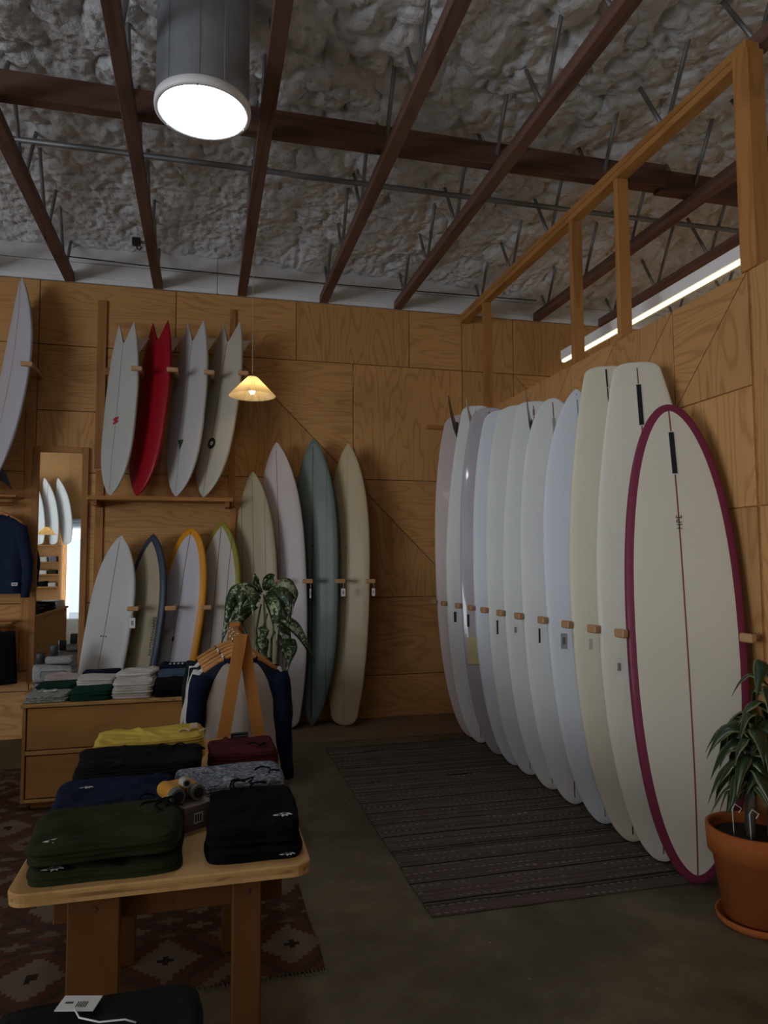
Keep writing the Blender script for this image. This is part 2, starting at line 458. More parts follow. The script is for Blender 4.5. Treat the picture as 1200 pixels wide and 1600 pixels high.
# other walls, outside the photograph but seen in the mirror
wl = bpy.data.objects.new('wall_left', None); link(wl); wl['kind'] = 'structure'
WY0, WY1, WZ0, WZ1 = -5.5, 1.1, .3, 3.4
for a, b, z0, z1 in ((YF, WY0, 0, 5.3), (WY1, YB, 0, 5.3), (WY0, WY1, 0, WZ0), (WY0, WY1, WZ1, 5.3)):
    box('wall_section', XL-.15, XL, a, b, z0, z1, PLY_V, wl, c=0)
wx = box('wall_far_right', XR, XR+.15, YF, YB, 0, 5.3, WHITE_PAINT, c=0); wx['kind'] = 'structure'
wf = bpy.data.objects.new('wall_front', None); link(wf); wf['kind'] = 'structure'
DX0, DX1 = -3.85, -2.95
def front_box(a, b, z0, z1): box('wall_section', a, b, YF-.15, YF, z0, z1, PLY_V, wf, c=0)
front_box(XL, DX0, 0, 5.3); front_box(DX0, DX1, 2.65, 5.3); front_box(DX1, XR, 0, 5.3)


# ------------------------------------------------------------------ roof trusses, beam, pipes
def truss(x, label, y0=-2.0, y1=YB-.02, detail_from=2.2):
    t = thing('roof_truss', label, 'roof truss', (x, y1, Z_PLY), group='open web roof trusses')
    off = (x, y1, Z_PLY)
    box('bottom_chord', x-.045, x+.045, y0, y1, Z_PLY, Z_PLY+.045, OLD_Y, t, .004, off)
    box('bottom_chord', x-.04, x+.04, y0, y1, Z_PLY+.0455, Z_PLY+.088, OLD_Y, t, .004, off)
    for k in range(-3, 5):
        yn = 3.80+.79*k-.0*x
        if yn < detail_from or yn > 7.15: continue
        for s in (-1, 1):
            p0 = Vector((x+.008*s, yn+.02*s, Z_PLY+.06)); p1 = Vector((x+.008*s, yn+.39*s, Z_PLY+.72))
            if p1.y > YB-.03: p1 = p0+(p1-p0)*((YB-.03-p0.y)/(p1.y-p0.y))
            MB().tube([p0-Vector(off), p1-Vector(off)], .0145, 8).build('web_rod', METAL, t, smooth=True)
    return t
TX = {-2.93: 'leftmost dark wood roof truss, cut off by the left edge', -2.11: 'dark wood roof truss just left of the hanging surfboard',
      -1.287: 'dark wood roof truss left of the skylight, meeting the wall above the mirror', -.475: 'dark wood roof truss passing the left side of the tube skylight',
      .343: 'dark wood roof truss passing the right side of the tube skylight', 1.183: 'dark wood roof truss meeting the wall right of the pendant lamp',
      1.99: 'dark wood roof truss nearest on the left of the pale stud frame', 2.845: 'dark wood roof truss resting on the pale stud frame header',
      3.62: 'dark wood roof truss seen between the studs beyond the partition', 4.44: 'dark wood roof truss just above the fluorescent strip light', 5.26: 'rightmost dark wood roof truss beyond the partition'}
for x, lb in TX.items(): truss(x, lb)

bm_ = thing('cross_beam', 'long dark brown beam crossing above the roof trusses', 'beam', (0, 4.54, 4.40))
box('beam_length', -4.2, 3.30, 4.50, 4.585, 4.40, 4.565, OLD_X, bm_, .004, (0, 4.54, 4.40))
box('beam_length', 3.30, 6.5, 4.505, 4.59, 4.385, 4.55, OLD_X, bm_, .004, (0, 4.54, 4.40))
box('splice_plate', 3.02, 3.34, 4.47, 4.499, 4.40, 4.57, OLD_X, bm_, .004, (0, 4.54, 4.40))
def pipe(name, label, cat, pts, r, mat):
    c = Vector(pts[0]); t = MB().tube([Vector(p)-c for p in pts], r, 8).build(name, mat, None, smooth=True, recenter=False)
    t.location = c; return tag(t, label, cat)
pipe('conduit_pipe', 'grey steel conduit running along the foam behind the beam', 'pipe', [(-4, 5.26, 4.56), (.6, 5.25, 4.56), (.62, 5.25, 4.555), (6, 5.23, 4.555)], .021, METAL)
pipe('ceiling_wire', 'thin black wire strung under the foam near the back wall', 'cable', [(-1.28, 6.95, 4.45), (-.45, 6.95, 4.425), (.35, 6.96, 4.42), (1.2, 6.96, 4.42), (2.0, 6.97, 4.43), (3.5, 6.97, 4.45)], .006, BLACK_P)

def device():
    t = thing('ceiling_sensor', 'small black sensor box clipped beside a roof truss', 'sensor', (-.60, 6.3, 4.34))
    MB().box(-.035, .035, -.03, .03, 0, .06, .005).build('housing', BLACK_P, t)
    MB().tube([(-.0, -.01, 0), (.01, -.02, -.04), (.03, -.02, -.05), (.045, -.02, -.02)], .006, 8).build('cable_loop', BLACK_P, t, smooth=True)
    box('bracket', .03, .08, -.01, .01, .02, .04, METAL, t, .001)
device()

# stud frame standing on the partition
sf = thing('stud_frame', 'pale fir stud frame standing on top of the partition', 'stud frame', (XP+.05, 3.0, ZT))
so = (XP+.05, 3.0, ZT)
box('header_plate', XP, XP+.09, 2.95, YB-.02, 4.262, Z_PLY-.002, FIR_Y, sf, .003, so)
box('header_plate', XP+.0, XP+.088, 3.05, YB-.02, 4.213, 4.259, FIR_Y, sf, .003, so)
for y in (4.17, 4.79, 6.56):
    box('stud', XP, XP+.09, y-.022, y+.022, ZT, 4.212, FIR_Z, sf, .003, so)
box('corner_post', XP-.004, XP+.10, 2.935, 3.045, ZT, 4.261, FIR_Z, sf, .003, so)
box('wall_cleat', 2.30, 2.50, YB-.05, YB-.012, 3.02, 3.06, FIR_X); tag(bpy.data.objects['wall_cleat'], 'short wooden cleat on the back wall beside the longboard fins', 'cleat')

# fluorescent strip beyond the partition
def strip_light(x, y0, y1, z, label):
    t = thing('strip_light', label, 'light', (x, y0, z))
    L = y1-y0
    MB().box(-.05, .05, 0, L, .03, .115, .004).build('housing', PLASTIC_W, t)
    MB().box(-.048, -.012, .01, L-.01, .006, .0295, .006).build('tube_cover', emit('fluorescent_tube', (1.0, .90, .52), TUBE_POWER), t)
    for y in (.3, L-.3):
        MB().tube([(0, y, .115), (0, y, 1.2)], .004, 6).build('suspension_wire', METAL, t)
    l = area_light('tube_glow', (.02, L/2, -.004), (0, math.radians(-40), 0), .05, L-.1, TUBE_GLOW, (1.0, .88, .62)); l.parent = t
    return t
strip_light(3.15, 1.4, 5.72, 3.378, 'long glowing fluorescent strip light behind the studs above the partition')

# tubular skylight
def skylight(x, y, z, r, label):
    t = thing('tube_skylight', label, 'skylight', (x, y, z))
    MB().lathe([(r*.97, .03), (r*.97, .5), (r*.97, .92)], 56).build('tube', GALV, t, smooth=True)
    MB().lathe([(r*.90, 0), (r*.93, -.008), (r*1.0, -.006), (r*1.01, .012), (r*1.0, .04), (r*.955, .045)], 56).build('rim', PLASTIC_W, t, smooth=True)
    mb = MB(); n = 56
    prof = [(0.0001, -.016), (r*.3, -.0155), (r*.6, -.012), (r*.8, -.007), (r*.915, 0)]
    mb.lathe(prof, n).build('diffuser', emit('skylight_diffuser', (.86, .94, 1.0), SKYLIGHT_POWER), t, smooth=True)
    for a in (3.9, 4.6, 5.2):
        MB().box(r*.966, r*.985, -.012, .012, .05, .92, .002).build('tube_seam', GALV, t, mw=Matrix.Rotation(a, 4, 'Z'))
    for a in (.4, 2.5, 4.6):
        MB().tube([(r*.96*math.cos(a), r*.96*math.sin(a), -.012), (r*.96*math.cos(a), r*.96*math.sin(a), -.004)], .006, 8).build('screw', METAL, t)
    return t
skylight(-.035, 3.84, 4.05, .255, 'round glowing tube skylight with a white rim and steel tube')

# pleated pendant lamps
def shade_mat():
    m, nt, b = nodes('pleated_paper')
    nt.nodes.remove(b)
    d = N(nt, 'ShaderNodeBsdfDiffuse'); tr = N(nt, 'ShaderNodeBsdfTranslucent'); mx = N(nt, 'ShaderNodeMixShader')
    d.inputs[0].default_value = (.85, .72, .50, 1); tr.inputs[0].default_value = (.95, .72, .38, 1); mx.inputs[0].default_value = .55
    nt.links.new(d.outputs[0], mx.inputs[1]); nt.links.new(tr.outputs[0], mx.inputs[2])
    nt.links.new(mx.outputs[0], nt.nodes['Material Output'].inputs[0]); return m
SHADE = shade_mat()
def pendant(x, y, z, top, label):
    t = thing('pendant_lamp', label, 'lamp', (x, y, z))
    n = 48; mb = MB(); V = []; Fc = []
    R0, R1, H = .042, .197, .168
    rows = 7
    for i in range(rows):
        a = i/(rows-1)
        for k in range(2*n):
            an = math.pi*k/n; r = R0+(R1-R0)*a
            r += (.0022+.0055*a)*(1 if k % 2 else -1)
            V.append((r*math.cos(an), r*math.sin(an), H*(1-a)))
    m2 = 2*n
    for i in range(rows-1):
        for k in range(m2): Fc.append((i*m2+k, i*m2+(k+1) % m2, (i+1)*m2+(k+1) % m2, (i+1)*m2+k))
    mb.add(V, Fc).build('pleated_shade', SHADE, t, recenter=False)
    MB().lathe([(.0001, H+.004), (.043, H+.004), (.044, H-.002)], 24).build('shade_cap', plain('cream_cap', (.6, .45, .28), .6), t, recenter=False)
    MB().lathe([(.0001, .018), (.014, .022), (.022, .036), (.024, .05), (.018, .068), (.013, .085), (.013, .10)], 20).build('bulb', emit('bulb_glow', (1, .80, .48), 60), t, smooth=True, recenter=False)
    MB().lathe([(.0001, .10), (.016, .10), (.016, .15), (.006, .16), (.006, .19)], 16).build('socket', BLACK_P, t, smooth=True, recenter=False)
    MB().tube([(0, 0, .17), (0, 0, top-z)], .0035, 6).build('cord', plain('cream_cord', (.42, .33, .24), .7), t, recenter=False)
    l = bpy.data.lights.new('bulb_light', 'POINT'); l.energy = LAMP_POWER; l.color = (1, .72, .38); l.shadow_soft_size = .03
    lo = bpy.data.objects.new('bulb_light', l); link(lo); lo.parent = t; lo.location = (0, 0, .045)
    return t
pendant(.39, 6.2, 3.045, 4.80, 'lit pleated cone pendant lamp hanging before the back wall')
pendant(-3.3, -2.2, 2.22, 5.3, 'lit pleated pendant lamp seen only in the mirror')

# ------------------------------------------------------------------ surfboards
def board_mat(name, base, band=None, bw=0.0, rough=.45, gloss=.25, weave=0.0):
    if name in MATS: return MATS[name]
    m, nt, b = nodes(name)
    v = coords(nt); f = noise_node(nt, v, 3.0, 3)
    c = mixc(nt, f, tuple(q*.96 for q in base), tuple(min(1, q*1.03) for q in base))
    if weave:
        wv = coords(nt, (160, 160, 6), rand=False); c = mixc(nt, math_node(nt, 'MULTIPLY', noise_node(nt, wv, 1, 2), weave), c, tuple(q*.55 for q in base))
    if band:
        at = N(nt, 'ShaderNodeAttribute', attribute_name='edge')
        k = math_node(nt, 'LESS_THAN', at.outputs['Fac'], bw); c = mixc(nt, k, c, band)
    nt.links.new(c, b.inputs['Base Color'])
    b.inputs['Roughness'].default_value = rough
    b.inputs['Specular IOR Level'].default_value = .2; b.inputs['Coat Weight'].default_value = gloss*.2 if gloss < .9 else .8; b.inputs['Coat Roughness'].default_value = .06
    MATS[name] = m; return m
STR_BROWN = plain('stringer_brown', (.20, .085, .05), .5); STR_RED = plain('stringer_red', (.24, .05, .045), .5)
STR_BLACK = plain('stringer_black', (.02, .02, .025), .4); STR_GREY = plain('stringer_grey', (.24, .22, .20), .5)
FIN_DARK = plain('fin_smoke', (.03, .035, .045), .2, coat=.5); FIN_CREAM = plain('fin_cream', (.62, .56, .42), .25, coat=.4)
FIN_WHITE = plain('fin_white', (.62, .62, .62), .25, coat=.4); FIN_WOOD = plain('fin_wood_edge', (.40, .31, .20), .35)

def end_profile(kind, d):
    """half-width factor at distance d (0..1 of its half) from an end"""
    u = 1-d
    if kind == 'point': return max(0.0, 1-u**2.15)**.82
    if kind == 'egg': return max(0.0, 1-u**2.9)**.76
    if kind == 'full': return max(0.0, 1-u**3.4)**.74
    if kind == 'pin': return max(0.0, 1-u**2.6)**.72
    if kind == 'round': return max(0.0, 1-u**2.7)**.5
    if kind == 'oval': return max(0.0, 1-u**2.3)**.5
    if kind == 'square':
        w = .42+.58*max(0.0, 1-u**1.75)**.95
        return w*max(0.0, 1-max(0.0, (u-.955)/.045)**3)**.40
    if kind == 'squash':
        w = .46+.54*max(0.0, 1-u**2.3)**.8
        return w*max(0.0, 1-max(0.0, (u-.93)/.07)**3)**.5
    if kind == 'swallow': return .47+.53*max(0.0, 1-u**2.2)**.9
class Board:
    def __init__(s, name, label, B, T, yaw, W, mat, bottom='point', top='round', face='deck', rocker=.07, th=.065, wide=.5, group='surfboards', roll=0.0, notch=.21, cat='surfboard'):
        B = Vector(B); T = Vector(T); s.L = (T-B).length
        z = (T-B).normalized(); n = Vector((-math.sin(yaw), -math.cos(yaw), 0)); n = (n-z*n.dot(z)).normalized()
        Yd = -n; X = Yd.cross(z)
        mw = Matrix(((X.x, Yd.x, z.x, B.x), (X.y, Yd.y, z.y, B.y), (X.z, Yd.z, z.z, B.z), (0, 0, 0, 1)))
        s.mw = mw
        s.W, s.th, s.face, s.rk, s.wide, s.bk, s.tk, s.notch = W, th, face, rocker, wide, bottom, top, notch
        s.root = thing(name, label, cat, group=group, mw=mw)
        NS, M = 72, 40
        V = []; E = []; Fc = []
        q = np.linspace(0, 1, 240); q = .5-.5*np.cos(np.pi*q); hh = np.array([s.hw(v) for v in q])
        OL = np.concatenate([np.stack([hh, q*s.L], -1), np.stack([-hh, q*s.L], -1)])
        for i in range(NS+1):
            q = i/NS; sv = .5-.5*math.cos(math.pi*q)      # denser at the ends
            hw = s.hw(sv)
            for k in range(M):
                ph = 2*math.pi*k/M; c = math.cos(ph)
                x = hw*c
                y = s.surf(sv, c, ph < math.pi)
                V.append((x, y, s.zz(sv, c))); E.append(float(np.sqrt(((OL-np.array((x, sv*s.L)))**2).sum(1).min())))
        for i in range(NS):
            for k in range(M):
                Fc.append((i*M+k, (i+1)*M+k, (i+1)*M+(k+1) % M, i*M+(k+1) % M))
        for k in range(M//2):      # end caps as strips, so that a swallow tail stays open
            Fc.append((k, k+1, (M-k-1) % M, (M-k) % M)); q0 = NS*M; Fc.append((q0+(M-k) % M, q0+(M-k-1) % M, q0+k+1, q0+k))
        me = newmesh(V, Fc, mat, True)
        at = me.attributes.new('edge', 'FLOAT', 'POINT'); at.data.foreach_set('value', E)
        s.body = addobj('board_body', me, s.root)
    def hw(s, v):
        if v < s.wide: return max(.0015, s.W/2*end_profile(s.bk, v/s.wide))
        return max(.0015, s.W/2*end_profile(s.tk, (1-v)/(1-s.wide)))
    def zz(s, v, c):
        z = v*s.L
        if s.tk == 'swallow' and v > .80: z -= s.notch*(1-abs(c))**1.0*((v-.80)/.20)**2
        return z
    def yc(s, v):
        a = abs(2*v-1)
        k = s.rk*(1-a**2.4)
        return k if s.face == 'deck' else -k
    def tk_(s, v):
        e = min(v, 1-v)
        t = s.th*min(1, (.20+.80*min(1, (e/.22))**.6))
        return t*(1 if s.hw(v) > s.th*.8 else max(.15, s.hw(v)/(s.th*.8)))
    def surf(s, v, c, back):
        """y of the surface; back=False is the face towards the room"""
        sn = math.sqrt(max(0, 1-c*c)); t = s.tk_(v)/2
        deck = t*1.05*sn**.85; bot = t*.95*sn**.42
        if s.face == 'deck': return s.yc(v)+(bot if back else -deck)
        return s.yc(v)+(deck if back else -bot)
    def strip(s, name, mat, x=0.0, half=.003, a=.015, b=.985, lift=.0012, back=False):
        V = []; Fc = []; n = 40
        for i in range(n+1):
            v = a+(b-a)*i/n; h = s.hw(v)
            for dx in (-half, half):
                xx = max(-h*.98, min(h*.98, x+dx)); c = xx/h
                V.append((xx, s.surf(v, c, back)-lift, s.zz(v, c)))
            xx = max(-h*.98, min(h*.98, x)); c = xx/h
        for i in range(n): Fc.append((2*i, 2*i+1, 2*i+3, 2*i+2))
        mb = MB(); mb.v = [Vector(q) for q in V]; mb.f = Fc
        return mb.build(name, mat, s.root, recenter=True)
    def frame(s, v, x=0.0, lift=.003):
        """matrix (board frame) on the room-side face: X across, Y up the board, Z out of the face"""
        c = x/s.hw(v); d = .01
        y0 = s.surf(v-d, c, False); y1 = s.surf(v+d, c, False); up = Vector((0, y1-y0, 2*d*s.L)).normalized()
        xa = Vector((1, 0, 0)); zo = xa.cross(up)
        dx = .02*s.W
        ya, yb = s.surf(v, max(-.98, c-.04), False), s.surf(v, min(.98, c+.04), False)
        xa = Vector((s.hw(v)*.08, yb-ya, 0)).normalized(); zo = xa.cross(up).normalized(); up = zo.cross(xa)
        p = Vector((x, s.surf(v, c, False), s.zz(v, c)))+zo*lift
        return Matrix(((xa.x, up.x, zo.x, p.x), (xa.y, up.y, zo.y, p.y), (xa.z, up.z, zo.z, p.z), (0, 0, 0, 1)))
    def slot(s, v0, v1, mat=None, half=.012, name='fin_box', x=0.0):
        L = (v1-v0)*s.L; m = s.frame((v0+v1)/2, x, .0)
        MB().box(-half-.004, half+.004, -L/2-.004, L/2+.004, -.004, .0018).build(name+'_rim', FIN_WHITE, s.root, mw=m)
        return MB().box(-half, half, -L/2, L/2, -.004, .0035, .001).build(name, mat or BLACK_P, s.root, mw=m)
    def fin(s, v, x, mat, depth=.2, base=.16, rake=.08, room_side=False, towards_top=True, splay=0.0, th=.004):
        sg = 1 if towards_top else -1
        prof = [(0, 0), (base*.42, depth*.45), (base*.95+rake*.3, depth*.85), (base+rake*.9, depth), (base+rake, depth*.97), (base*.95+rake*.35, depth*.55), (base*.92, depth*.25), (base, 0)]
        m2 = MB()
        q = [(a*sg, b) for a, b in prof]
        y = s.surf(v, x/s.hw(v), not room_side); d = -1 if room_side else 1
        V = []
        for sx in (-th, th):
            for a, b in q: V.append((x+sx*(1-b/depth*.7)+splay*b, y+d*(b-.006), v*s.L+a))
        n = len(q); Fc = [tuple(range(n)), tuple(range(n, 2*n))[::-1]]
        for k in range(n): Fc.append((k, n+k, n+(k+1) % n, (k+1) % n))
        m2.add(V, Fc); return m2.build('fin', mat, s.root)

def text(name, body, size, mat, parent, mw, spacing=1.0):
    c = bpy.data.curves.new('t', 'FONT'); c.body = body; c.size = size; c.align_x = 'CENTER'; c.align_y = 'CENTER'; c.extrude = .0006; c.space_character = spacing
    o = bpy.data.objects.new('t', c); link(o)
    dg = bpy.context.evaluated_depsgraph_get(); me = bpy.data.meshes.new_from_object(o.evaluated_get(dg))
    bpy.data.objects.remove(o, do_unlink=True)
    me.materials.clear(); me.materials.append(mat)
    q = addobj(name, me, parent); q.matrix_local = mw; return q

def hook(wall, p, label, reach):
    """wooden L-shaped peg: arm from the wall, stop block wrapping the board's rail; p = centre of the block"""
    t = thing('surfboard_peg', label, 'peg', p, group='wooden surfboard pegs')
    if wall == 'back':
        MB().box(.022, .055, -.01, reach, -.017, .017, .004).build('arm', PEGW, t)
        MB().box(-.045, .055, -.045, -.011, -.021, .021, .006).build('stop_block', PEGW, t)
    else:
        MB().box(.0235, reach, .022, .050, -.014, .014, .003).build('arm', PEGW, t)
        MB().box(-.012, .023, -.035, .050, -.022, .022, .006).build('stop_block', PEGW, t)
    return t
def price_tag(p, label, w_=.028, h_=.055, style='print', string=.06, wall='back', yaw=.3, tilt=0.0):
    t = thing('price_tag', label, 'price tag', p, -yaw, group='hanging price tags')
    MB().tube([(0, .002, 0), (.004, 0, -string*.5), (0, 0, -string)], .0012, 5).build('string', PAPER, t)
    m = {'print': PAPER, 'dark': BLACK_P, 'grey': plain('grey_card', (.30, .31, .31), .6), 'clear': plain('clear_sleeve', (.50, .47, .42), .3)}[style]
    MB().box(-w_/2, w_/2, -.001, .001, -string-h_, -string, .0004).build('card', m, t)
    if style in ('print', 'grey'):
        for k in range(3):
            MB().box(-w_*.22+k*w_*.16, -w_*.22+k*w_*.16+w_*.09, -.0017, -.0011, -string-h_*.72, -string-h_*.25).build('barcode_bar', INK, t)
    return t

# --- longboards along the partition, tails up, bottoms towards the room
WHT = board_mat('board_white', (.70, .71, .70)); BLUE = board_mat('board_cool_white', (.68, .72, .78)); CREAM = board_mat('board_cream', (.70, .66, .53))
IVORY = board_mat('board_ivory', (.72, .70, .60)); PINK = board_mat('board_blush', (.58, .49, .47)); LAV = board_mat('board_lavender', (.47, .44, .48), gloss=1.0, rough=.18)
PALE = board_mat('board_pale_green_white', (.70, .72, .70)); MAG = board_mat('board_ivory_magenta', (.70, .67, .56), (.20, .030, .068), .044)
RB = [(731, 1152), (746, 1161), (778, 1179), (800, 1196), (827, 1211), (857, 1234), (892, 1257), (938, 1288), (982, 1316), (1030, 1347), (1089, 1381)]
RT = [(719, 648), (743, 634), (764, 637), (785, 640), (807, 633), (833, 627), (863, 622), (900, 608), (946, 572), (994, 566), (1043, 632)]
RSPEC = [  # material, tail outline, stringer, width, label
    (PINK, 'squash', STR_RED, .56, 'blush longboard with red stringer, farthest in the row on the partition'),
    (WHT, 'square', STR_GREY, .57, 'white longboard with a cream fin, second from the far end'),
    (LAV, 'squash', STR_BLACK, .56, 'glossy lavender grey longboard with a yellow patch near its nose'),
    (BLUE, 'squash', STR_BROWN, .56, 'cool white longboard with dark stringer right of the lavender one'),
    (PALE, 'squash', STR_GREY, .56, 'pale white longboard, fifth from the far end of the row'),
    (PALE, 'square', STR_BROWN, .57, 'pale white longboard whose dark grey fin shows at the top'),
    (WHT, 'oval', STR_BROWN, .57, 'white round tail longboard with a small white fin box'),
    (BLUE, 'pin', STR_GREY, .57, 'bluish white pin tail longboard left of the two cream ones'),
    (CREAM, 'square', STR_BLACK, .58, 'yellowish cream square tail longboard, third from the right'),
    (IVORY, 'square', STR_BROWN, .58, 'tall ivory longboard with black fin box behind the magenta railed one'),
    (MAG, 'oval', STR_RED, .575, 'ivory longboard with wide magenta rails, nearest on the right')]
R_YAW = math.radians(26)
rboards = []
for i, ((bx, by), (tx_, ty), (m, tail, st, W, lb)) in enumerate(zip(RB, RT, RSPEC)):
    B = un(bx, by, 2, .012); B.x = 2.372
    T = un(tx_, ty, 0, 2.475)
    bd = Board('longboard', lb, B, T, R_YAW, W, m, 'oval', tail, 'bottom', rocker=.085, th=.072, wide=.50 if i != 10 else .49, group='longboards along the partition')
    bd.strip('stringer', st, half=.0035 if i != 2 else .004)
    rboards.append(bd)
rb = rboards
rb[0].fin(.915, -.03, FIN_DARK, .24, .17, .20, True, splay=-.22, th=.007)
rb[1].fin(.90, -.02, FIN_CREAM, .22, .17, .12, True, splay=-.2, th=.007)
rb[2].slot(.91, .97, half=.009); rb[3].slot(.90, .985, half=.010)
rb[4].slot(.955, .975, STR_BROWN, half=.006); rb[5].slot(.955, .975, STR_BROWN, half=.006)
rb[5].fin(.885, -.02, FIN_DARK, .22, .16, .16, True, splay=-.15, th=.006)
rb[6].slot(.89, .94, plain('fin_box_grey', (.3, .3, .3), .5), half=.010)
rb[8].slot(.945, .99, half=.005)
rb[9].slot(.852, .945, half=.013); rb[10].slot(.832, .930, half=.013)
pm = rb[2].frame(.30, -.08, .0012)
MB().box(-.13, .13, -.11, .11, -.003, .001).build('yellow_patch', plain('yellow_patch', (.55, .49, .24), .35), rb[2].root, mw=rb[2].frame(.28, -.10, .003))
mk = rb[10].frame(.725, .002, .0025) @ Matrix.Rotation(math.radians(90), 4, 'Z')
text('lettering', 'HPE', .040, INK, rb[10].root, mk, 1.15)
# pegs of that row
RP = [(682, 938), (700, 941), (715, 944), (735, 946), (757, 950), (781, 953), (809, 959), (844, 965), (880, 971), (922, 979), (968, 988)]
rp_lab = ['farthest peg of the partition row beside the back wall', 'peg at the left rail of the white longboard with cream fin', 'peg at the left rail of the lavender longboard', 'peg between the lavender and the cool white longboard',
          'peg at the left rail of the fifth longboard', 'peg at the left rail of the longboard with grey fin', 'peg at the left rail of the white round tail longboard', 'peg at the left rail of the bluish pin tail longboard',
          'peg between the bluish and the yellowish cream longboard', 'peg between the two cream square tail longboards', 'peg at the left rail of the magenta railed longboard']
rpos = []
for bd, lb in zip(rboards, rp_lab):
    v = 1.225/bd.L; p = bd.mw @ Vector((-bd.hw(v), bd.yc(v), v*bd.L)); p = Vector((p.x-.03, p.y+.0, 1.222)); rpos.append(p)
    hook('right', p, 'wooden ' + lb, XP-.004-p.x)
hook('right', (2.60, 2.985, 1.215), 'wooden peg against the plywood right of the magenta railed longboard', XP-.004-2.60)
for k, st, lb, wd, hh in ((2, 'dark', 'dark narrow tag under the peg of the lavender longboard', .024, .085), (3, 'dark', 'dark narrow tag left of the cool white longboard', .020, .10), (5, 'dark', 'thin dark tag under the peg of the grey finned longboard', .014, .10),
                      (6, 'print', 'white price tag with dark print in the middle of the longboard row', .035, .085), (7, 'dark', 'slim dark tag seen edge on beside the bluish longboard', .012, .09), (8, 'grey', 'grey barcode tag on the bluish white longboard', .038, .09),
                      (9, 'clear', 'clear tag sleeve hanging on the yellowish cream longboard', .02, .06), (10, 'print', 'white tag with a dark dot beside the magenta rail', .04, .085)):
    q = rpos[k]; price_tag((q.x-.04, q.y-.04, q.z-.022), lb, wd, hh, st, .025 if k != 10 else .10, yaw=.35)

# --- hanging and standing boards of the back wall (decks towards the room)
def bw_board(name, label, bpx, by, tpx, ty, W, mat, bottom, top, st, a=38, rocker=.06, wide=.5, zb=None, group='surfboards', stringers=(0,), **kw):
    B = un(*bpx, 1, by)
    if zb is not None: B.z = zb
    T = un(*tpx, 1, ty)
    bd = Board(name, label, B, T, math.radians(a), W, mat, bottom, top, 'deck', rocker, wide=wide, group=group, **kw)
    for x in stringers: bd.strip('stringer', st, x=x, half=.0028)
    return bd
SH_Z = 2.205
U_WHITE = board_mat('fish_white', (.43, .43, .405)); RED = board_mat('fish_red', (.27, .002, .010), gloss=.35); U_GREY = board_mat('fish_cool_white', (.44, .42, .42)); U_CREAM = board_mat('fish_cream', (.44, .40, .33))
g = 'short boards on the wall shelf'
u1 = bw_board('fish_board', 'white swallow tail board with a red scribble logo on the shelf', (172, 776), 6.90, (198, 505), 6.92, .455, U_WHITE, 'full', 'swallow', STR_GREY, 47, .02, .5, SH_Z+.012, g)
u2 = bw_board('fish_board', 'glossy red swallow tail board on the wall shelf', (214, 778), 6.90, (251, 502), 6.92, .455, RED, 'full', 'swallow', plain('stringer_dark_red', (.14, .003, .01), .4), 47, .02, .5, SH_Z+.012, g)
u3 = bw_board('fish_board', 'white swallow tail board with a green triangle logo on the shelf', (275, 778), 6.90, (306, 502), 6.92, .465, U_GREY, 'full', 'swallow', STR_GREY, 47, .02, .5, SH_Z+.012, g)
u4 = bw_board('fish_board', 'cream swallow tail board with a round black logo on the shelf', (318, 778), 6.90, (362, 504), 6.92, .475, U_CREAM, 'full', 'swallow', STR_BROWN, 47, .02, .5, SH_Z+.012, g)
for bd, fm in ((u1, FIN_WHITE), (u2, FIN_WOOD), (u3, FIN_CREAM), (u4, FIN_WHITE)):
    for sx in (-1, 1): bd.fin(.80, sx*.115, fm, .14, .20, .02, False, True, splay=.10*sx)
LRED = plain('logo_red', (.42, .02, .03), .5); LGREEN = plain('logo_green', (.01, .07, .02), .5)
fr = u1.frame(.43, .0)
for k, (x, y, a_) in enumerate(((-.018, .012, .5), (.016, .016, .45), (0, -.004, .55), (-.014, -.026, .5), (.018, -.018, .4))):
    MB().prism([(-.024, -.008), (.012, -.010), (.026, .004), (.006, .012), (-.022, .007)], 0, .001).build('red_logo_stroke', LRED, u1.root, mw=fr @ Matrix.Translation((x, y, 0)) @ Matrix.Rotation(a_, 4, 'Z'))
MB().prism([(-.038, .045), (0, -.055), (.038, .045)], 0, .001).build('triangle_logo', LGREEN, u3.root, mw=u3.frame(.29, 0))
for r0, r1, mm, nm, li in ((.018, .050, INK, 'round_logo', .003), (.0001, .0178, PAPER, 'logo_centre', .0035), (.0001, .006, INK, 'logo_dot', .0046)):
    fr = u4.frame(.30, .012, li); n = 28; V = []; Fc = []
    for r in (r0, r1):
        for k in range(n): V.append((r*math.cos(2*math.pi*k/n), r*1.1*math.sin(2*math.pi*k/n), 0))
    for k in range(n): Fc.append((k, n+k, n+(k+1) % n, (k+1) % n))
    MB().add(V, Fc).build(nm, mm, u4.root, mw=fr)
for (px, py), lb in (((213, 577), 'white board with the red logo'), ((269, 579), 'glossy red swallow tail board'), ((326, 583), 'board with the green triangle'), ((379, 584), 'cream board with the round logo')):
    p = un(px, py, 1, 6.72); hook('back', p, 'wooden peg at the right rail of the '+lb, YB-.014-p.y)

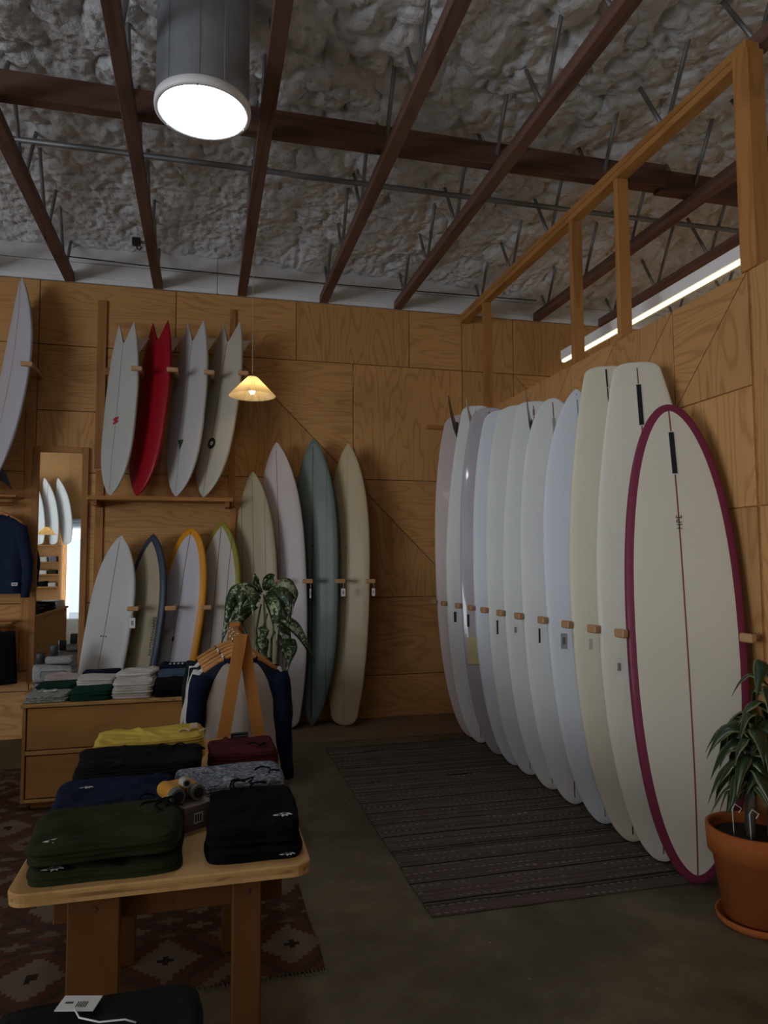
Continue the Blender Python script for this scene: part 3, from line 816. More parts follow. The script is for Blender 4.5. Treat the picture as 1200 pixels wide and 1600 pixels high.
g = 'boards standing behind the chest'
L_WHITE = board_mat('egg_white', (.50, .50, .49)); L_TAN = board_mat('tan_navy_rail', (.40, .35, .23), (.030, .040, .062), .060, weave=.6); L_OR = board_mat('white_orange_rail', (.48, .46, .50), (.60, .24, .004), .060); L_OL = board_mat('white_olive_rail', (.46, .42, .38), (.24, .22, .025), .045)
l1 = bw_board('mid_board', 'plain white board, leftmost of the four behind the folded shirts', (135, 1115), 6.93, (190, 837), 7.02, .52, L_WHITE, 'squash', 'egg', STR_BROWN, 36, .03, .52, .012, g)
l2 = bw_board('mid_board', 'tan board with dark navy rails and side lettering', (192, 1115), 6.93, (240, 834), 7.02, .50, L_TAN, 'squash', 'egg', STR_BLACK, 40, .03, .52, .012, g, stringers=())
l3 = bw_board('mid_board', 'white board with wide orange rails', (246, 1115), 6.93, (300, 826), 7.02, .54, L_OR, 'squash', 'oval', STR_BLACK, 36, .03, .52, .012, g)
l4 = bw_board('mid_board', 'white board with an olive green rail partly behind the tan one', (315, 1115), 6.93, (348, 814), 7.02, .54, L_OL, 'squash', 'egg', STR_BLACK, 38, .03, .52, .012, g, stringers=(0, .13))
text('side_lettering', 'HAYDENSHAPES', .048, INK, l2.root, l2.frame(.50, .172, .004) @ Matrix.Rotation(math.radians(90), 4, 'Z'), 1.0)
for dx in (-.03, .0, .03):
    MB().box(-.006, .006, -.006, .006, 0, .001).build('leash_plug', INK, l1.root, mw=l1.frame(.50, dx))
MB().box(-.012, .012, -.02, .02, 0, .001).build('deck_mark', INK, l3.root, mw=l3.frame(.46, .0))
for (px, py), lb in (((207, 951), 'plain white board behind the shirts'), ((266, 950), 'tan board with navy rails'), ((321, 949), 'white board with orange rails')):
    p = un(px, py, 1, 6.80); hook('back', p, 'wooden peg at the right rail of the '+lb, YB-.014-p.y)
p = un(207, 962, 1, 6.73); price_tag(p, 'white price tag on the plain white board behind the shirts', .05, .09, 'print', .02, yaw=.2)

g = 'tall boards standing by the back wall'
M_TAN = board_mat('mid_tan', (.36, .31, .20)); M_PINK = board_mat('mid_blush', (.47, .42, .42)); M_GREEN = board_mat('mid_sage', (.14, .18, .16), (.105, .15, .14), .035); M_CREAM = board_mat('mid_cream', (.44, .36, .22))
m1 = bw_board('tall_board', 'tan board with three stringers, shortest of the tall boards', (400, 1120), 6.92, (395, 737), 7.02, .48, M_TAN, 'squash', 'egg', STR_BROWN, 36, .03, .5, .012, g, stringers=(0, .13, -.13))
m2 = bw_board('tall_board', 'blush white board with a red stringer behind the plant', (446, 1137), 6.95, (432, 691), 7.03, .53, M_PINK, 'squash', 'egg', STR_RED, 36, .03, .5, .012, g)
m3 = bw_board('tall_board', 'sage green board with a black stringer', (487, 1137), 6.97, (490, 685), 7.03, .53, M_GREEN, 'egg', 'egg', STR_BLACK, 36, .03, .5, .012, g, stringers=(0, .15))
m3.strip('centre_stripe', STR_BLACK, half=.006)
m4 = bw_board('tall_board', 'cream board, rightmost of the tall boards on the back wall', (537, 1137), 6.92, (544, 693), 7.03, .49, M_CREAM, 'squash', 'egg', STR_GREY, 36, .03, .5, .012, g)
for bd in (m1, m2, m3, m4):
    MB().prism([(.014*math.cos(k*.6283), .016*math.sin(k*.6283)) for k in range(10)], 0, .001).build('small_round_logo', GREY_INK if bd is not m3 else INK, bd.root, mw=bd.frame(.62, 0.0))
for (px, py), lb, tg in (((431, 909), 'tan board with three stringers', None), ((479, 908), 'blush white board', ('slim white tag beside the sage green board', .014, .09, 'print')), ((530, 908), 'sage green board', ('pink and white tag right of the sage green board', .04, .075, 'print')), ((577, 908), 'rightmost cream board', ('white tag on the rightmost cream board', .03, .07, 'print'))):
    p = un(px, py, 1, 6.80); hook('back', p, 'wooden peg at the right rail of the '+lb, YB-.014-p.y)
    if tg: price_tag((p.x+.03, p.y-.05, p.z-.02), tg[0], tg[1], tg[2], tg[3], .05, yaw=.2)

lbz = 2.215
lb_ = bw_board('hanging_board', 'cool white board hanging at the far left above the sweater', (-32, 775), 6.98, (34, 433), 6.98, .50, board_mat('left_board', (.44, .43, .47)), 'squash', 'point', STR_GREY, 50, .10, .5, lbz+.012, 'short boards on the wall shelf')
for sx in (-1, 1): lb_.fin(.13, sx*.14, FIN_DARK, .13, .14, .05, False, False, splay=.12*sx)
p = un(42, 570, 1, 6.80); hook('back', p, 'wooden peg at the right rail of the far left board', YB-.014-p.y)

# ------------------------------------------------------------------ wall shelf, battens, mirror
YW = YB-.012        # face of the plywood
def shelf(label, x0, x1, z, depth, name='wall_shelf', rod=None):
    t = thing(name, label, 'shelf', ((x0+x1)/2, YW, z)); off = ((x0+x1)/2, YW, z)
    box('shelf_board', x0, x1, YW-depth, YW-.002, z-.022, z, FIR_X, t, .003, off)
    box('shelf_lip', x0, x1, YW-depth-.014, YW-depth-.001, z-.03, z+.008, FIR_X, t, .003, off)
    return t, off
t, off = shelf('long wooden wall shelf carrying the four short boards', -1.04, .262, SH_Z, .36)
for x in (-.98, .21):
    box('bracket', x-.02, x+.02, YW-.30, YW-.003, SH_Z-.075, SH_Z-.023, FIR_Y, t, .003, off)
def batten(label, px, z0, z1, w_=.085, mat=None, d=.02, x=None):
    x = un(px, 800, 1, YW).x if x is None else x
    o = thing('wall_batten', label, 'batten', (x, YW, z0), group='vertical battens on the back wall')
    MB().box(-w_/2, w_/2, -d, -.001, 0, z1-z0, .003).build('batten_board', mat or TRIMW, o)
    for z in (.05, z1-z0-.05):
        MB().tube([(0, -d-.002, z), (0, -d+.001, z)], .006, 8).build('screw', METAL, o)
batten('dark upper batten left of the four short boards', 0, SH_Z+.30, 4.15, x=-.985)
batten('pale lower batten between the mirror and the standing boards', 0, .30, SH_Z+.28, .075, FIR_Z, .018, x=-.975)
batten('dark upper batten behind the cream short board', 0, SH_Z+.02, 4.16, .06, x=.255)
batten('pale lower batten behind the olive railed board', 0, .10, SH_Z-.05, .06, FIR_Z, x=.275)
batten('long batten left of the mirror behind the sweater', 0, .62, 3.05, .075, FIR_Z, x=-1.60)
batten('pale batten behind the sage green and cream boards', 0, .05, 2.78, .07, FIR_Z, x=1.47)
hr = thing('peg_rail', 'horizontal wooden rail behind the four short boards', 'rail', (-.36, YW, 3.45))
MB().box(-.60, .60, -.022, -.001, -.035, .035, .003).build('rail_board', TRIMW, hr)
hr = thing('peg_rail', 'horizontal wooden rail low behind the standing boards', 'rail', (.1, YW, 1.27))
MB().box(-1.0, 1.33, -.017, -.001, -.045, .045, .003).build('rail_board', FIR_X, hr)

def mirror_mat():
    m, nt, b = nodes('mirror_glass')
    b.inputs['Base Color'].default_value = (.80, .82, .81, 1); b.inputs['Metallic'].default_value = 1; b.inputs['Roughness'].default_value = .01
    return m
mx0, mx1, mz0, mz1 = -1.565, -1.075, .50, 2.70
mr = thing('wall_mirror', 'tall narrow mirror in a wooden frame left of the boards', 'mirror', ((mx0+mx1)/2, YW, mz0)); off = ((mx0+mx1)/2, YW, mz0)
box('mirror_glass', mx0+.055, mx1-.055, YW-.014, YW-.004, mz0+.055, mz1-.05, mirror_mat(), mr, 0, off)
box('frame_side', mx0, mx0+.058, YW-.03, YW-.002, mz0, mz1, TRIMW, mr, .003, off)
box('frame_side', mx1-.058, mx1, YW-.03, YW-.002, mz0, mz1, TRIMW, mr, .003, off)
box('frame_rail', mx0+.0585, mx1-.0585, YW-.03, YW-.002, mz1-.055, mz1, wood('brown_batten_across', (.36, .20, .09), (.22, .11, .045), 'x', rings=5, sc=1.5, contrast=.5), mr, .003, off)
box('frame_rail', mx0+.0585, mx1-.0585, YW-.03, YW-.002, mz0, mz0+.058, MATS['brown_batten_across'], mr, .003, off)

# far left: shelves with rods, hanging clothes
def fabric(name, col, rough=.9, weave=.25, mottled=None, sheen=.0, var=.18):
    if name in MATS: return MATS[name]
    m, nt, b = nodes(name)
    v = coords(nt); f = noise_node(nt, v, 9, 4, .6)
    c = mixc(nt, f, tuple(q*(1-var) for q in col), tuple(min(1, q*(1+var)) for q in col))
    if mottled:
        k = noise_node(nt, coords(nt, (1, 2.2, 1)), 60, 3, .7); r = N(nt, 'ShaderNodeValToRGB'); nt.links.new(k, r.inputs[0])
        r.color_ramp.elements[0].position = .47; r.color_ramp.elements[1].position = .60
        c = mixc(nt, r.outputs[0], c, mottled)
    nt.links.new(c, b.inputs['Base Color']); b.inputs['Roughness'].default_value = rough
    b.inputs['Sheen Weight'].default_value = sheen; b.inputs['Specular IOR Level'].default_value = .08
    v2 = coords(nt, (1, 1, 1)); n2 = noise_node(nt, v2, 420, 2); n3 = noise_node(nt, v2, 16, 3)
    bump(nt, b, math_node(nt, 'ADD', math_node(nt, 'MULTIPLY', n2, weave), n3), .25, .006)
    MATS[name] = m; return m
NAVY = fabric('navy_cloth', (.009, .013, .034)); BLACK = fabric('black_cloth', (.0045, .0045, .005)); CHAR = fabric('charcoal_cloth', (.0085, .0085, .009))
OLIVE = fabric('dark_olive_cloth', (.026, .031, .014)); YELLOW = fabric('mustard_cloth', (.52, .37, .065)); MAROON = fabric('maroon_cloth', (.060, .012, .013))
HEATH = fabric('heather_blue_cloth', (.085, .10, .13), mottled=(.34, .34, .36)); CREAM_C = fabric('cream_cloth', (.50, .46, .40)); WHITE_C = fabric('white_cloth', (.58, .56, .53)); PINKW = fabric('blush_cloth', (.50, .43, .41))
BOTTLE = fabric('bottle_green_cloth', (.010, .040, .026)); STEEL = fabric('steel_blue_cloth', (.070, .105, .16)); TIE = fabric('tie_dye_cloth', (.34, .35, .33), mottled=(.13, .18, .15)); SWEAT = fabric('navy_knit', (.016, .026, .058)); DGREEN = fabric('black_green_cloth', (.012, .020, .016))
GREYC = fabric('grey_felt', (.32, .32, .32), mottled=(.42, .42, .41))

def garment(parent, w_, drop, neck=.07, depth=.07, mat_body=None, mat_sleeve=None, sleeve_len=.60, raglan=False, spread=.12, seed=1, collar_mat=None, hem_flare=1.0, fold=.007):
    """long-sleeved top in local axes: X across, Y depth, Z up; neck at z=0, hanging down"""
    rnd = random.Random(seed)
    NZ, NK = 34, 56
    V = []; A = []; Fc = []
    ph = [rnd.uniform(0, 6.28) for _ in range(6)]
    for i in range(NZ+1):
        q = i/NZ; zz = -drop*q
        if q < .16:
            s = q/.16; hw = neck+(w_/2-neck)*s**.75; zz = -.115*s**1.25*1.0
        else:
            s = (q-.16)/.84; zz = -.115-(drop-.115)*s; hw = w_/2*(1-.10*math.sin(min(1, s*3)*math.pi/2)+(hem_flare-1)*s)
        dp = depth*(.45+.55*min(1, q/.25))
        for k in range(NK):
            an = 2*math.pi*k/NK; c, sn = math.cos(an), math.sin(an)
            x = hw*math.copysign(abs(c)**.75, c); y = dp*math.copysign(abs(sn)**.8, sn)
            amp = fold*min(1, q*1.6)
            y += amp*(math.sin(x*32+ph[0]+q*2.2)+.6*math.sin(x*57+ph[1]-q*4))*(-1 if sn < 0 else 1)
            z2 = zz-(.035*max(0, 1-abs(x)/neck/1.2) if i < 3 and sn < 0 else 0)
            V.append((x, y, z2))
            line = (w_*.5*.98)*(1-.55*math.exp(-((zz+.02)/-.16)**1.0)) if zz < 0 else neck
            ax = abs(x); lim = neck*.75+(w_*.47-neck*.75)*min(1, max(0, -zz-.01)/.36)**.62
            A.append(ax-lim)
    for i in range(NZ):
        for k in range(NK): Fc.append((i*NK+k, (i+1)*NK+k, (i+1)*NK+(k+1) % NK, i*NK+(k+1) % NK))
    me = newmesh(V, Fc, mat_body, True); at = me.attributes.new('raglan', 'FLOAT', 'POINT'); at.data.foreach_set('value', A)
    addobj('body', me, parent)
    for sx in (-1, 1):
        pts = []; rs = []
        n = 14
        for i in range(n):
            q = i/(n-1)
            x = sx*(w_/2-.055+spread*.55*math.sin(min(1, q*1.6)*math.pi/2)+.010*math.sin(q*7+ph[3]))
            pts.append((x, .012*math.sin(q*5+ph[2]), -.095-.02*q-sleeve_len*q)); rs.append(.062*(1-.38*q)*(1+.06*math.sin(q*21+ph[4])))
        MB().tube(pts, rs, 14, True).build('sleeve', mat_sleeve or mat_body, parent, smooth=True, recenter=False)
    cp = [(neck*1.05*math.cos(a), .6*depth*math.sin(a), .004-.03*max(0, -math.sin(a))) for a in [2*math.pi*k/22 for k in range(23)]]
    MB().tube(cp, .011, 8, False).build('collar', collar_mat or mat_sleeve or mat_body, parent, smooth=True, recenter=False)
def hanger(parent, hw=.20, metal=CHROME, z0=.0):
    pts = []
    for i in range(13):
        q = i/12*2-1; pts.append((hw*q, 0, z0+.03-.10*abs(q)**1.3))
    MB().tube(pts, [.013]*13, 8).build('hanger_arms', wood('hanger_wood', (.50, .27, .11), (.36, .18, .07), 'x', rings=5, sc=3), parent, smooth=True, recenter=False)
    hk = [(0, 0, z0+.03), (0, 0, z0+.075)]+[(.022*math.sin(a), 0, z0+.098-.022*math.cos(a)) for a in [k*.45 for k in range(1, 11)]]
    MB().tube(hk, .0028, 7).build('hanger_hook', metal, parent, smooth=True, recenter=False)

def side_shelf(z, label, x0=-2.9, x1=-1.645):
    t = thing('rail_shelf', label, 'shelf', (-2.2, YW, z)); off = (-2.2, YW, z)
    box('shelf_board', x0, x1, YW-.26, YW-.002, z-.018, z, FIR_X, t, .004, off)
    for x in (-1.83, -2.7):
        box('rod_bracket', x-.016, x+.016, YW-.16, YW-.12, z-.10, z-.019, FIR_Z, t, .003, off)
    MB().tube([(x0+2.2, -.14, -.075), (x1-.05+2.2, -.14, -.075)], .017, 12).build('hanging_rod', FIR_X, t, smooth=True)
    return t
side_shelf(lbz, 'wooden shelf with hanging rod above the navy sweater')
side_shelf(1.085, 'lower wooden shelf with hanging rod under the navy sweater')
sw = thing('navy_sweater', 'navy long sleeved sweater hanging on a wooden hanger at left', 'sweater', (-1.80, YW-.14, 2.03))
garment(sw, .46, .70, .075, .055, SWEAT, SWEAT, .62, spread=.11, seed=3, fold=.006)
hg = thing('clothes_hanger', 'wooden hanger holding the navy sweater', 'hanger', (-1.80, YW-.14, 2.035)); hanger(hg, .19)
MB().box(-.035, .035, -.0015, .0015, -.05, 0).build('neck_label', PAPER, sw, loc=(0, .028, -.012))
MB().box(-.025, .025, -.0015, .0015, -.028, 0).build('hem_label', PAPER, sw, loc=(.155, -.072, -.60))
MB().box(-.018, .018, -.0005, .0005, -.018, -.010).build('label_print', INK, sw, loc=(.155, -.0745, -.60))
sp = thing('black_shorts', 'black folded shorts hanging from the lower rod at left', 'shorts', (-1.80, YW-.14, .99))
def hung_pants():
    V = []; Fc = []; NZ, NK = 20, 40
    for i in range(NZ+1):
        q = i/NZ
        for k in range(NK):
            an = 2*math.pi*k/NK; c, s = math.cos(an), math.sin(an)
            x = (.155+.03*q)*math.copysign(abs(c)**.6, c); y = (.03+.03*q)*math.copysign(abs(s)**.7, s)+.006*math.sin(x*40+q*3)
            V.append((x, y, -.47*q+.05*q*max(0, x)))
    for i in range(NZ):
        for k in range(NK): Fc.append((i*NK+k, (i+1)*NK+k, (i+1)*NK+(k+1) % NK, i*NK+(k+1) % NK))
    Fc.append(tuple(range(NK))); Fc.append(tuple(range(NZ*NK, NZ*NK+NK))[::-1])
    addobj('legs', newmesh(V, Fc, BLACK, True), sp)
    MB().box(-.16, .16, -.034, -.026, -.035, .005, .002).build('waistband', CHAR, sp)
    MB().box(-.022, .022, -.042, -.040, -.09, -.075).build('embroidered_mark', PAPER, sp, loc=(-.03, -.006, .04))
hung_pants()
hg = thing('clothes_hanger', 'hanger clipping the black shorts at left', 'hanger', (-1.80, YW-.14, 1.0)); hanger(hg, .15)

# ------------------------------------------------------------------ chest of folded shirts
CY0, CY1, CX0, CX1, CZ = 5.12, 5.98, -1.13, -.055, .68
ch = thing('display_chest', 'low plywood chest of two stacked drawers covered in folded shirts', 'chest', ((CX0+CX1)/2, CY0, 0)); off = ((CX0+CX1)/2, CY0, 0)
box('top_board', CX0-.012, CX1+.012, CY0-.012, CY1, CZ-.022, CZ, BIRCH_EDGE, ch, .002, off)
for x in (CX0, CX1-.02): box('side_panel', x, x+.02, CY0, CY1, .05, CZ-.0225, CHEST, ch, .002, off)
box('back_panel', CX0+.0205, CX1-.0205, CY1-.02, CY1, .05, CZ-.0225, CHEST, ch, .002, off)
box('middle_rail', CX0+.0205, CX1-.0205, CY0, CY1-.021, .352, .378, BIRCH_EDGE, ch, .002, off)
box('bottom_board', CX0+.0205, CX1-.0205, CY0, CY1-.021, .05, .07, BIRCH_EDGE, ch, .002, off)
box('plinth', CX0+.05, CX1-.05, CY0+.06, CY1-.05, 0, .0495, CHEST, ch, .002, off)
box('drawer_front', CX0+.028, CX1-.028, CY0+.006, CY0+.024, .385, CZ-.03, CHEST, ch, .002, off)
box('drawer_front', CX0+.028, CX1-.028, CY0+.006, CY0+.024, .077, .345, CHEST, ch, .002, off)
def folded(name, label, cat, x, y, z, w_, d, h, mat, rot=0.0, lobes=2, seed=1, wr=.006, group=None, square=5.0, sag=.0):
    """a folded garment: rounded slab, side bulging in one lobe per layer, creased top"""
    rnd = random.Random(seed); K = 96
    root = thing(name, label, cat, (x, y, z), rot, group)
    o = [rnd.uniform(-10, 10) for _ in range(4)]
    lobes = max(lobes, int(round(h/.013))) if lobes > 1 else lobes
    ridges = []
    for _ in range(0 if lobes == 1 else 9):
        ridges.append((rnd.uniform(-.45, .45)*w_, rnd.uniform(-.45, .45)*d, rnd.uniform(-.6, .6)+(1.57 if rnd.random() < .25 else 0), rnd.uniform(.10, .28)*w_, rnd.uniform(.007, .014), rnd.uniform(.4, 1.0)*rnd.choice((1, 1, -.7))))
    shift = [(rnd.uniform(-.006, .006), rnd.uniform(-.006, .006)) for _ in range(lobes+1)]
    def outline(a, ex=None):
        c, s = math.cos(a), math.sin(a); ex = ex or square*1.7
        r = 1/((abs(c)**ex+abs(s)**ex)**(1/ex))
        r *= 1+.035*noise.noise(Vector((c*1.6+o[2], s*1.6+o[3], .5)))
        return r*c*w_/2, r*s*d/2
    def top(ox, oy, e):
        """height of the upper layer; e = 0 at the edge, 1 inside"""
        zz = h*(1+.16*noise.noise(Vector((ox*4.2, oy*4.2, o[2]))))+sag*(ox/w_)
        zz += wr*(noise.noise(Vector((ox*11+o[3], oy*15, o[1])))*.8+.35*noise.noise(Vector((ox*27, oy*33+o[0], o[3]))))*min(1, e*5)
        for rx, ry, ra, rl, rw, am in ridges:
            dx, dy = ox-rx, oy-ry; u = dx*math.cos(ra)+dy*math.sin(ra); v = -dx*math.sin(ra)+dy*math.cos(ra)+.10*u*u/max(rl, .01)
            zz += 1.25*wr*am*math.exp(-(v/rw)**2-(u/rl)**2)*min(1, e*4+.2)
        return zz
    V = []; rows = []
    per = 4
    levels = []
    for L in range(lobes):
        for j in range(per): levels.append((L+j/per)/lobes)
    levels.append(1.0)
    for lv in levels:
        fr_ = (lv*lobes) % 1.0
        bul = -.007*(1-math.sin(math.pi*min(max(fr_, .0), 1.0))**.5) if lv < 1 else -.008
        lay = int(min(lobes-1, lv*lobes))
        ring = []
        for k in range(K):
            a = 2*math.pi*k/K; ox, oy = outline(a); rr = math.hypot(ox, oy)
            nz = noise.noise(Vector((ox*6+o[0], oy*6+o[1], lay*1.7)))
            f = 1+(bul+.011*nz)/rr
            zt = top(ox, oy, 0)
            V.append((ox*f+shift[lay][0], oy*f+shift[lay][1], zt*lv)); ring.append(len(V)-1)
        rows.append(ring)
    NT = 18
    for t_ in range(1, NT):
        s_ = 1-(t_/NT)*.98; s_ = s_ if t_ > 1 else .975; ring = []
        for k in range(K):
            a = 2*math.pi*k/K; ox, oy = outline(a, square*1.7 if s_ > .5 else square); ox *= s_; oy *= s_
            V.append((ox+shift[lobes-1][0], oy+shift[lobes-1][1], top(ox, oy, 1-s_)+.003*min(1, (1-s_)*20))); ring.append(len(V)-1)
        rows.append(ring)
    Fc = []
    for a, b in zip(rows[:-1], rows[1:]):
        for k in range(K): Fc.append((a[k], a[(k+1) % K], b[(k+1) % K], b[k]))
    Fc.append(tuple(rows[-1])); Fc.append(tuple(rows[0])[::-1])
    addobj('cloth', newmesh(V, Fc, mat, True), root)
    return root
def band(root, mat, x0, x1, y0, y1, z, name='collar_band', lift=.004):
    MB().box(x0, x1, y0, y1, z, z+lift, .0015).build(name, mat, root)
cw = (CX1-CX0)/4
cols = [CX0+cw*(i+.5) for i in range(4)]
rowy = [CY0+.14, CY0+.41, CY0+.67]
gs = 'folded shirts on the chest'
def shirt(c, r, mat, h, label, seed, lobes=2, z=CZ, w_=None, d=.26, rot=0.0):
    return folded('folded_shirt', label, 'shirt', cols[c], rowy[r], z+.001, w_ or cw*.97, d, h, mat, rot, lobes, seed, .008, gs, 4.5)
s_ = shirt(0, 0, TIE, .045, 'grey tie dye shirt with a yellow paper label, front left of the chest', 1)
MB().box(-.04, .04, -.025, .025, .058, .060).build('paper_label', PAPER, s_); MB().box(-.018, .018, -.013, .013, .0602, .061).build('label_print', plain('label_yellow', (.5, .36, .05), .6), s_)
shirt(1, 0, BOTTLE, .06, 'bottle green shirt second from left in the front row', 2)
for k, lb in enumerate(('lowest cream shirt of the front row stack', 'middle cream shirt of the front row stack', 'top cream shirt of the front row stack')):
    shirt(2, 0, (PINKW, CREAM_C, WHITE_C)[k], .032, lb, 3+k, 2, CZ+.035*k, rot=.05*(k-1))
for k, lb in enumerate(('lower black shirt at the right front corner of the chest', 'upper black shirt at the right front corner of the chest')):
    shirt(3, 0, (BLACK, CHAR)[k], .045, lb, 7+k, 2, CZ+.048*k)
shirt(0, 1, BOTTLE, .06, 'bottle green shirt behind the grey tie dye shirt', 9)
shirt(1, 1, PINKW, .05, 'lower blush white shirt in the middle row', 10); shirt(1, 1, WHITE_C, .045, 'upper blush white shirt in the middle row', 11, z=CZ+.055)
for k, lb in enumerate(('lower white shirt behind the cream stack', 'middle white shirt behind the cream stack', 'top white shirt behind the cream stack')):
    shirt(2, 1, (CREAM_C, WHITE_C, WHITE_C)[k], .04, lb, 12+k, 2, CZ+.044*k, rot=-.06*k)
shirt(3, 1, STEEL, .07, 'lower steel blue shirt behind the black shirts', 15); shirt(3, 1, STEEL, .045, 'upper steel blue shirt behind the black shirts', 16, z=CZ+.074)
shirt(0, 2, PINKW, .08, 'blush white shirt at the back left of the chest', 17)
shirt(1, 2, NAVY, .10, 'navy shirt at the back of the chest before the white board', 18)
shirt(2, 2, CREAM_C, .10, 'cream shirt at the back of the chest', 19)
sn_ = shirt(3, 2, NAVY, .13, 'navy shirt with white stripe lettering at the back right of the chest', 20)
for k in range(4): band(sn_, WHITE_C, -.06+.03*k, -.045+.03*k, -.09, -.02, .142, 'white_print', .003)

# grey pouches and tumblers on a block before the mirror
def rounded_block(name, label, cat, x, y, z, w_, d, h, mat, seed, group=None, sq=5): return folded(name, label, cat, x, y, z, w_, d, h, mat, 0, 1, seed, .002, group, sq)
st_ = thing('low_stand', 'narrow dark stand carrying the grey felt pouches before the mirror', 'stand', (-1.24, 6.72, 0))
MB().box(-.20, .20, -.13, .13, .50, .525, .003).build('stand_top', CHEST, st_)
for x in (-.17, .17):
    for y in (-.10, .10): MB().box(x-.015, x+.015, y-.015, y+.015, 0, .499, .003).build('leg', CHEST, st_)
rounded_block('textured_pad', 'speckled grey pad under the felt pouches', 'pad', -1.245, 6.70, .526, .29, .2, .06, fabric('speckled_wool', (.12, .12, .12), mottled=(.42, .42, .40)), 31)
pc = rounded_block('felt_pouch', 'large grey felt pouch lying on the speckled pad', 'pouch', -1.235, 6.71, .598, .33, .17, .13, GREYC, 32)
MB().box(-.10, .10, -.09, -.083, .03, .09, .01).build('front_pocket', fabric('grey_felt_light', (.27, .27, .27)), pc)
rounded_block('felt_case', 'smaller grey felt case on top of the large pouch', 'pouch', -1.20, 6.72, .742, .22, .14, .055, GREYC, 33)
for i, (x, zz, lb) in enumerate(((-1.355, .742, 'dark squat tumbler on the left of the felt pouch'), (-1.25, .806, 'taller dark tumbler on the felt case'))):
    tb = thing('tumbler', lb, 'cup', (x, 6.71 if i == 0 else 6.73, zz))
    MB().lathe([(.0001, 0), (.034, 0), (.037, .09), (.034, .092), (.031, .012), (.0001, .012)], 24).build('cup_body', plain('dark_ceramic', (.05, .05, .055), .5), tb, smooth=True)

# ------------------------------------------------------------------ front table
TZ, TX0, TX1, TY0, TY1 = .75, -.485, .305, 2.05, 3.58
tb = thing('display_table', 'plywood display table covered in folded trousers in front', 'table', (-.09, 2.8, 0)); off = (-.09, 2.8, 0)
def rounded_rect(x0, x1, y0, y1, r, n=6):
    out = []
    for cx, cy, a0 in ((x1-r, y1-r, 0), (x0+r, y1-r, 90), (x0+r, y0+r, 180), (x1-r, y0+r, 270)):
        for k in range(n+1):
            a = math.radians(a0+90*k/n); out.append((cx+r*math.cos(a), cy+r*math.sin(a)))
    return out
rr = [(x-off[0], y-off[1]) for x, y in rounded_rect(TX0, TX1, TY0, TY1, .05)]
MB().prism(rr, TZ-.012, TZ, .004).build('table_top', BIRCH, tb)
MB().prism(inset_poly(rr, .001), TZ-.022, TZ-.0122).build('top_ply_layer', BIRCH_EDGE, tb)
MB().prism(inset_poly(rr, .0025), TZ-.034, TZ-.0222).build('top_ply_layer', BIRCH, tb)
def leg_board(x, y, w_=.095, d=.045, lean=0.0):
    m = MB().box(-w_/2, w_/2, -d/2, d/2, 0, TZ-.036, .004)
    for v in m.v: v.y += lean*(1-v.z/(TZ-.036))
    m.build('leg', OAK, tb, loc=(x-off[0], y-off[1], 0), recenter=True)
    for z in (.66, .25): MB().tube([(x-off[0], y-off[1]-d/2-.002+lean*(1-z/.71), z), (x-off[0], y-off[1]-d/2+.002+lean*(1-z/.71), z)], .008, 10).build('dowel_plug', plain('dark_dowel', (.10, .05, .02), .6), tb)
leg_board(-.278, 2.15, .135, .05); leg_board(.130, 2.15, .082, .05)
leg_board(-.278, 3.12, .06, .05); leg_board(.130, 3.12, .082, .05)
for y in (2.20, 3.07): box('cross_rail', -.39, .235, y-.022 if y < 3 else y-.022, y+.022, .605, .713, OAK, tb, .004, off)
for x in (-.278, .130): box('side_rail', x-.02, x+.02, 2.225, 3.045, .62, .70, OAK, tb, .004, off)

gt = 'folded trousers on the front table'
def cords(root, x, y, z, seed, mat, n=2):
    rnd = random.Random(seed)
    for j in range(n):
        pts = []; a = rnd.uniform(0, 6.28); p = Vector((x+rnd.uniform(-.02, .02), y+rnd.uniform(-.02, .02), z))
        for k in range(16):
            a += rnd.uniform(.1, .75); p = p+Vector((.013*math.cos(a), .011*math.sin(a), -.0012*k*.25+.004*math.sin(k*.9))); pts.append(p.copy())
        MB().tube(pts, .0032, 6).build('drawstring', mat, root, smooth=True)
def logo(root, x, y, z, n=1, s=1.0):
    for k in range(5):
        MB().prism([(-.016*s, -.002), (0, -.007*s), (.016*s, .002), (.002, .007*s)], 0, .0008).build('white_mark', PAPER, root, mw=Matrix.Translation((x+(k-2)*.007*s, y+.004*s*math.sin(k*2.1), z)) @ Matrix.Rotation(.6*k, 4, 'Z'))
def pants(label, x0, x1, y0, y1, z, h, mat, rot, lobes, seed, name='folded_trousers', **kw):
    return folded(name, label, 'trousers', (x0+x1)/2, (y0+y1)/2, z, x1-x0, y1-y0, h, mat, rot, lobes, seed, .013, gt, **kw)
z0 = TZ+.001
b1 = pants('lower dark olive trousers with a white mark at the front edge', -.455, -.055, 2.08, 2.44, z0, .032, OLIVE, .04, 2, 41)
b2 = pants('upper dark olive trousers with a white mark at the front edge', -.455, -.060, 2.09, 2.44, z0+.050, .045, OLIVE, .06, 2, 42)
logo(b1, -.13, -.150, .040); logo(b2, -.13, -.140, .058)
cords(b2, .17, .06, .06, 1, BLACK, 3); cords(b2, .14, .14, .055, 5, fabric('cream_string', (.5, .42, .3)), 1)
b3 = pants('navy trousers left of the boxed binoculars', -.465, -.09, 2.46, 2.79, z0, .070, NAVY, .05, 3, 43); logo(b3, -.10, .04, .080, s=.8)
cords(b3, .15, -.10, .075, 2, BLACK, 2)
b4 = pants('black trousers between the navy and the mustard ones', -.47, -.005, 2.88, 3.17, z0, .085, CHAR, .03, 3, 44); cords(b4, .18, .04, .09, 3, BLACK, 3)
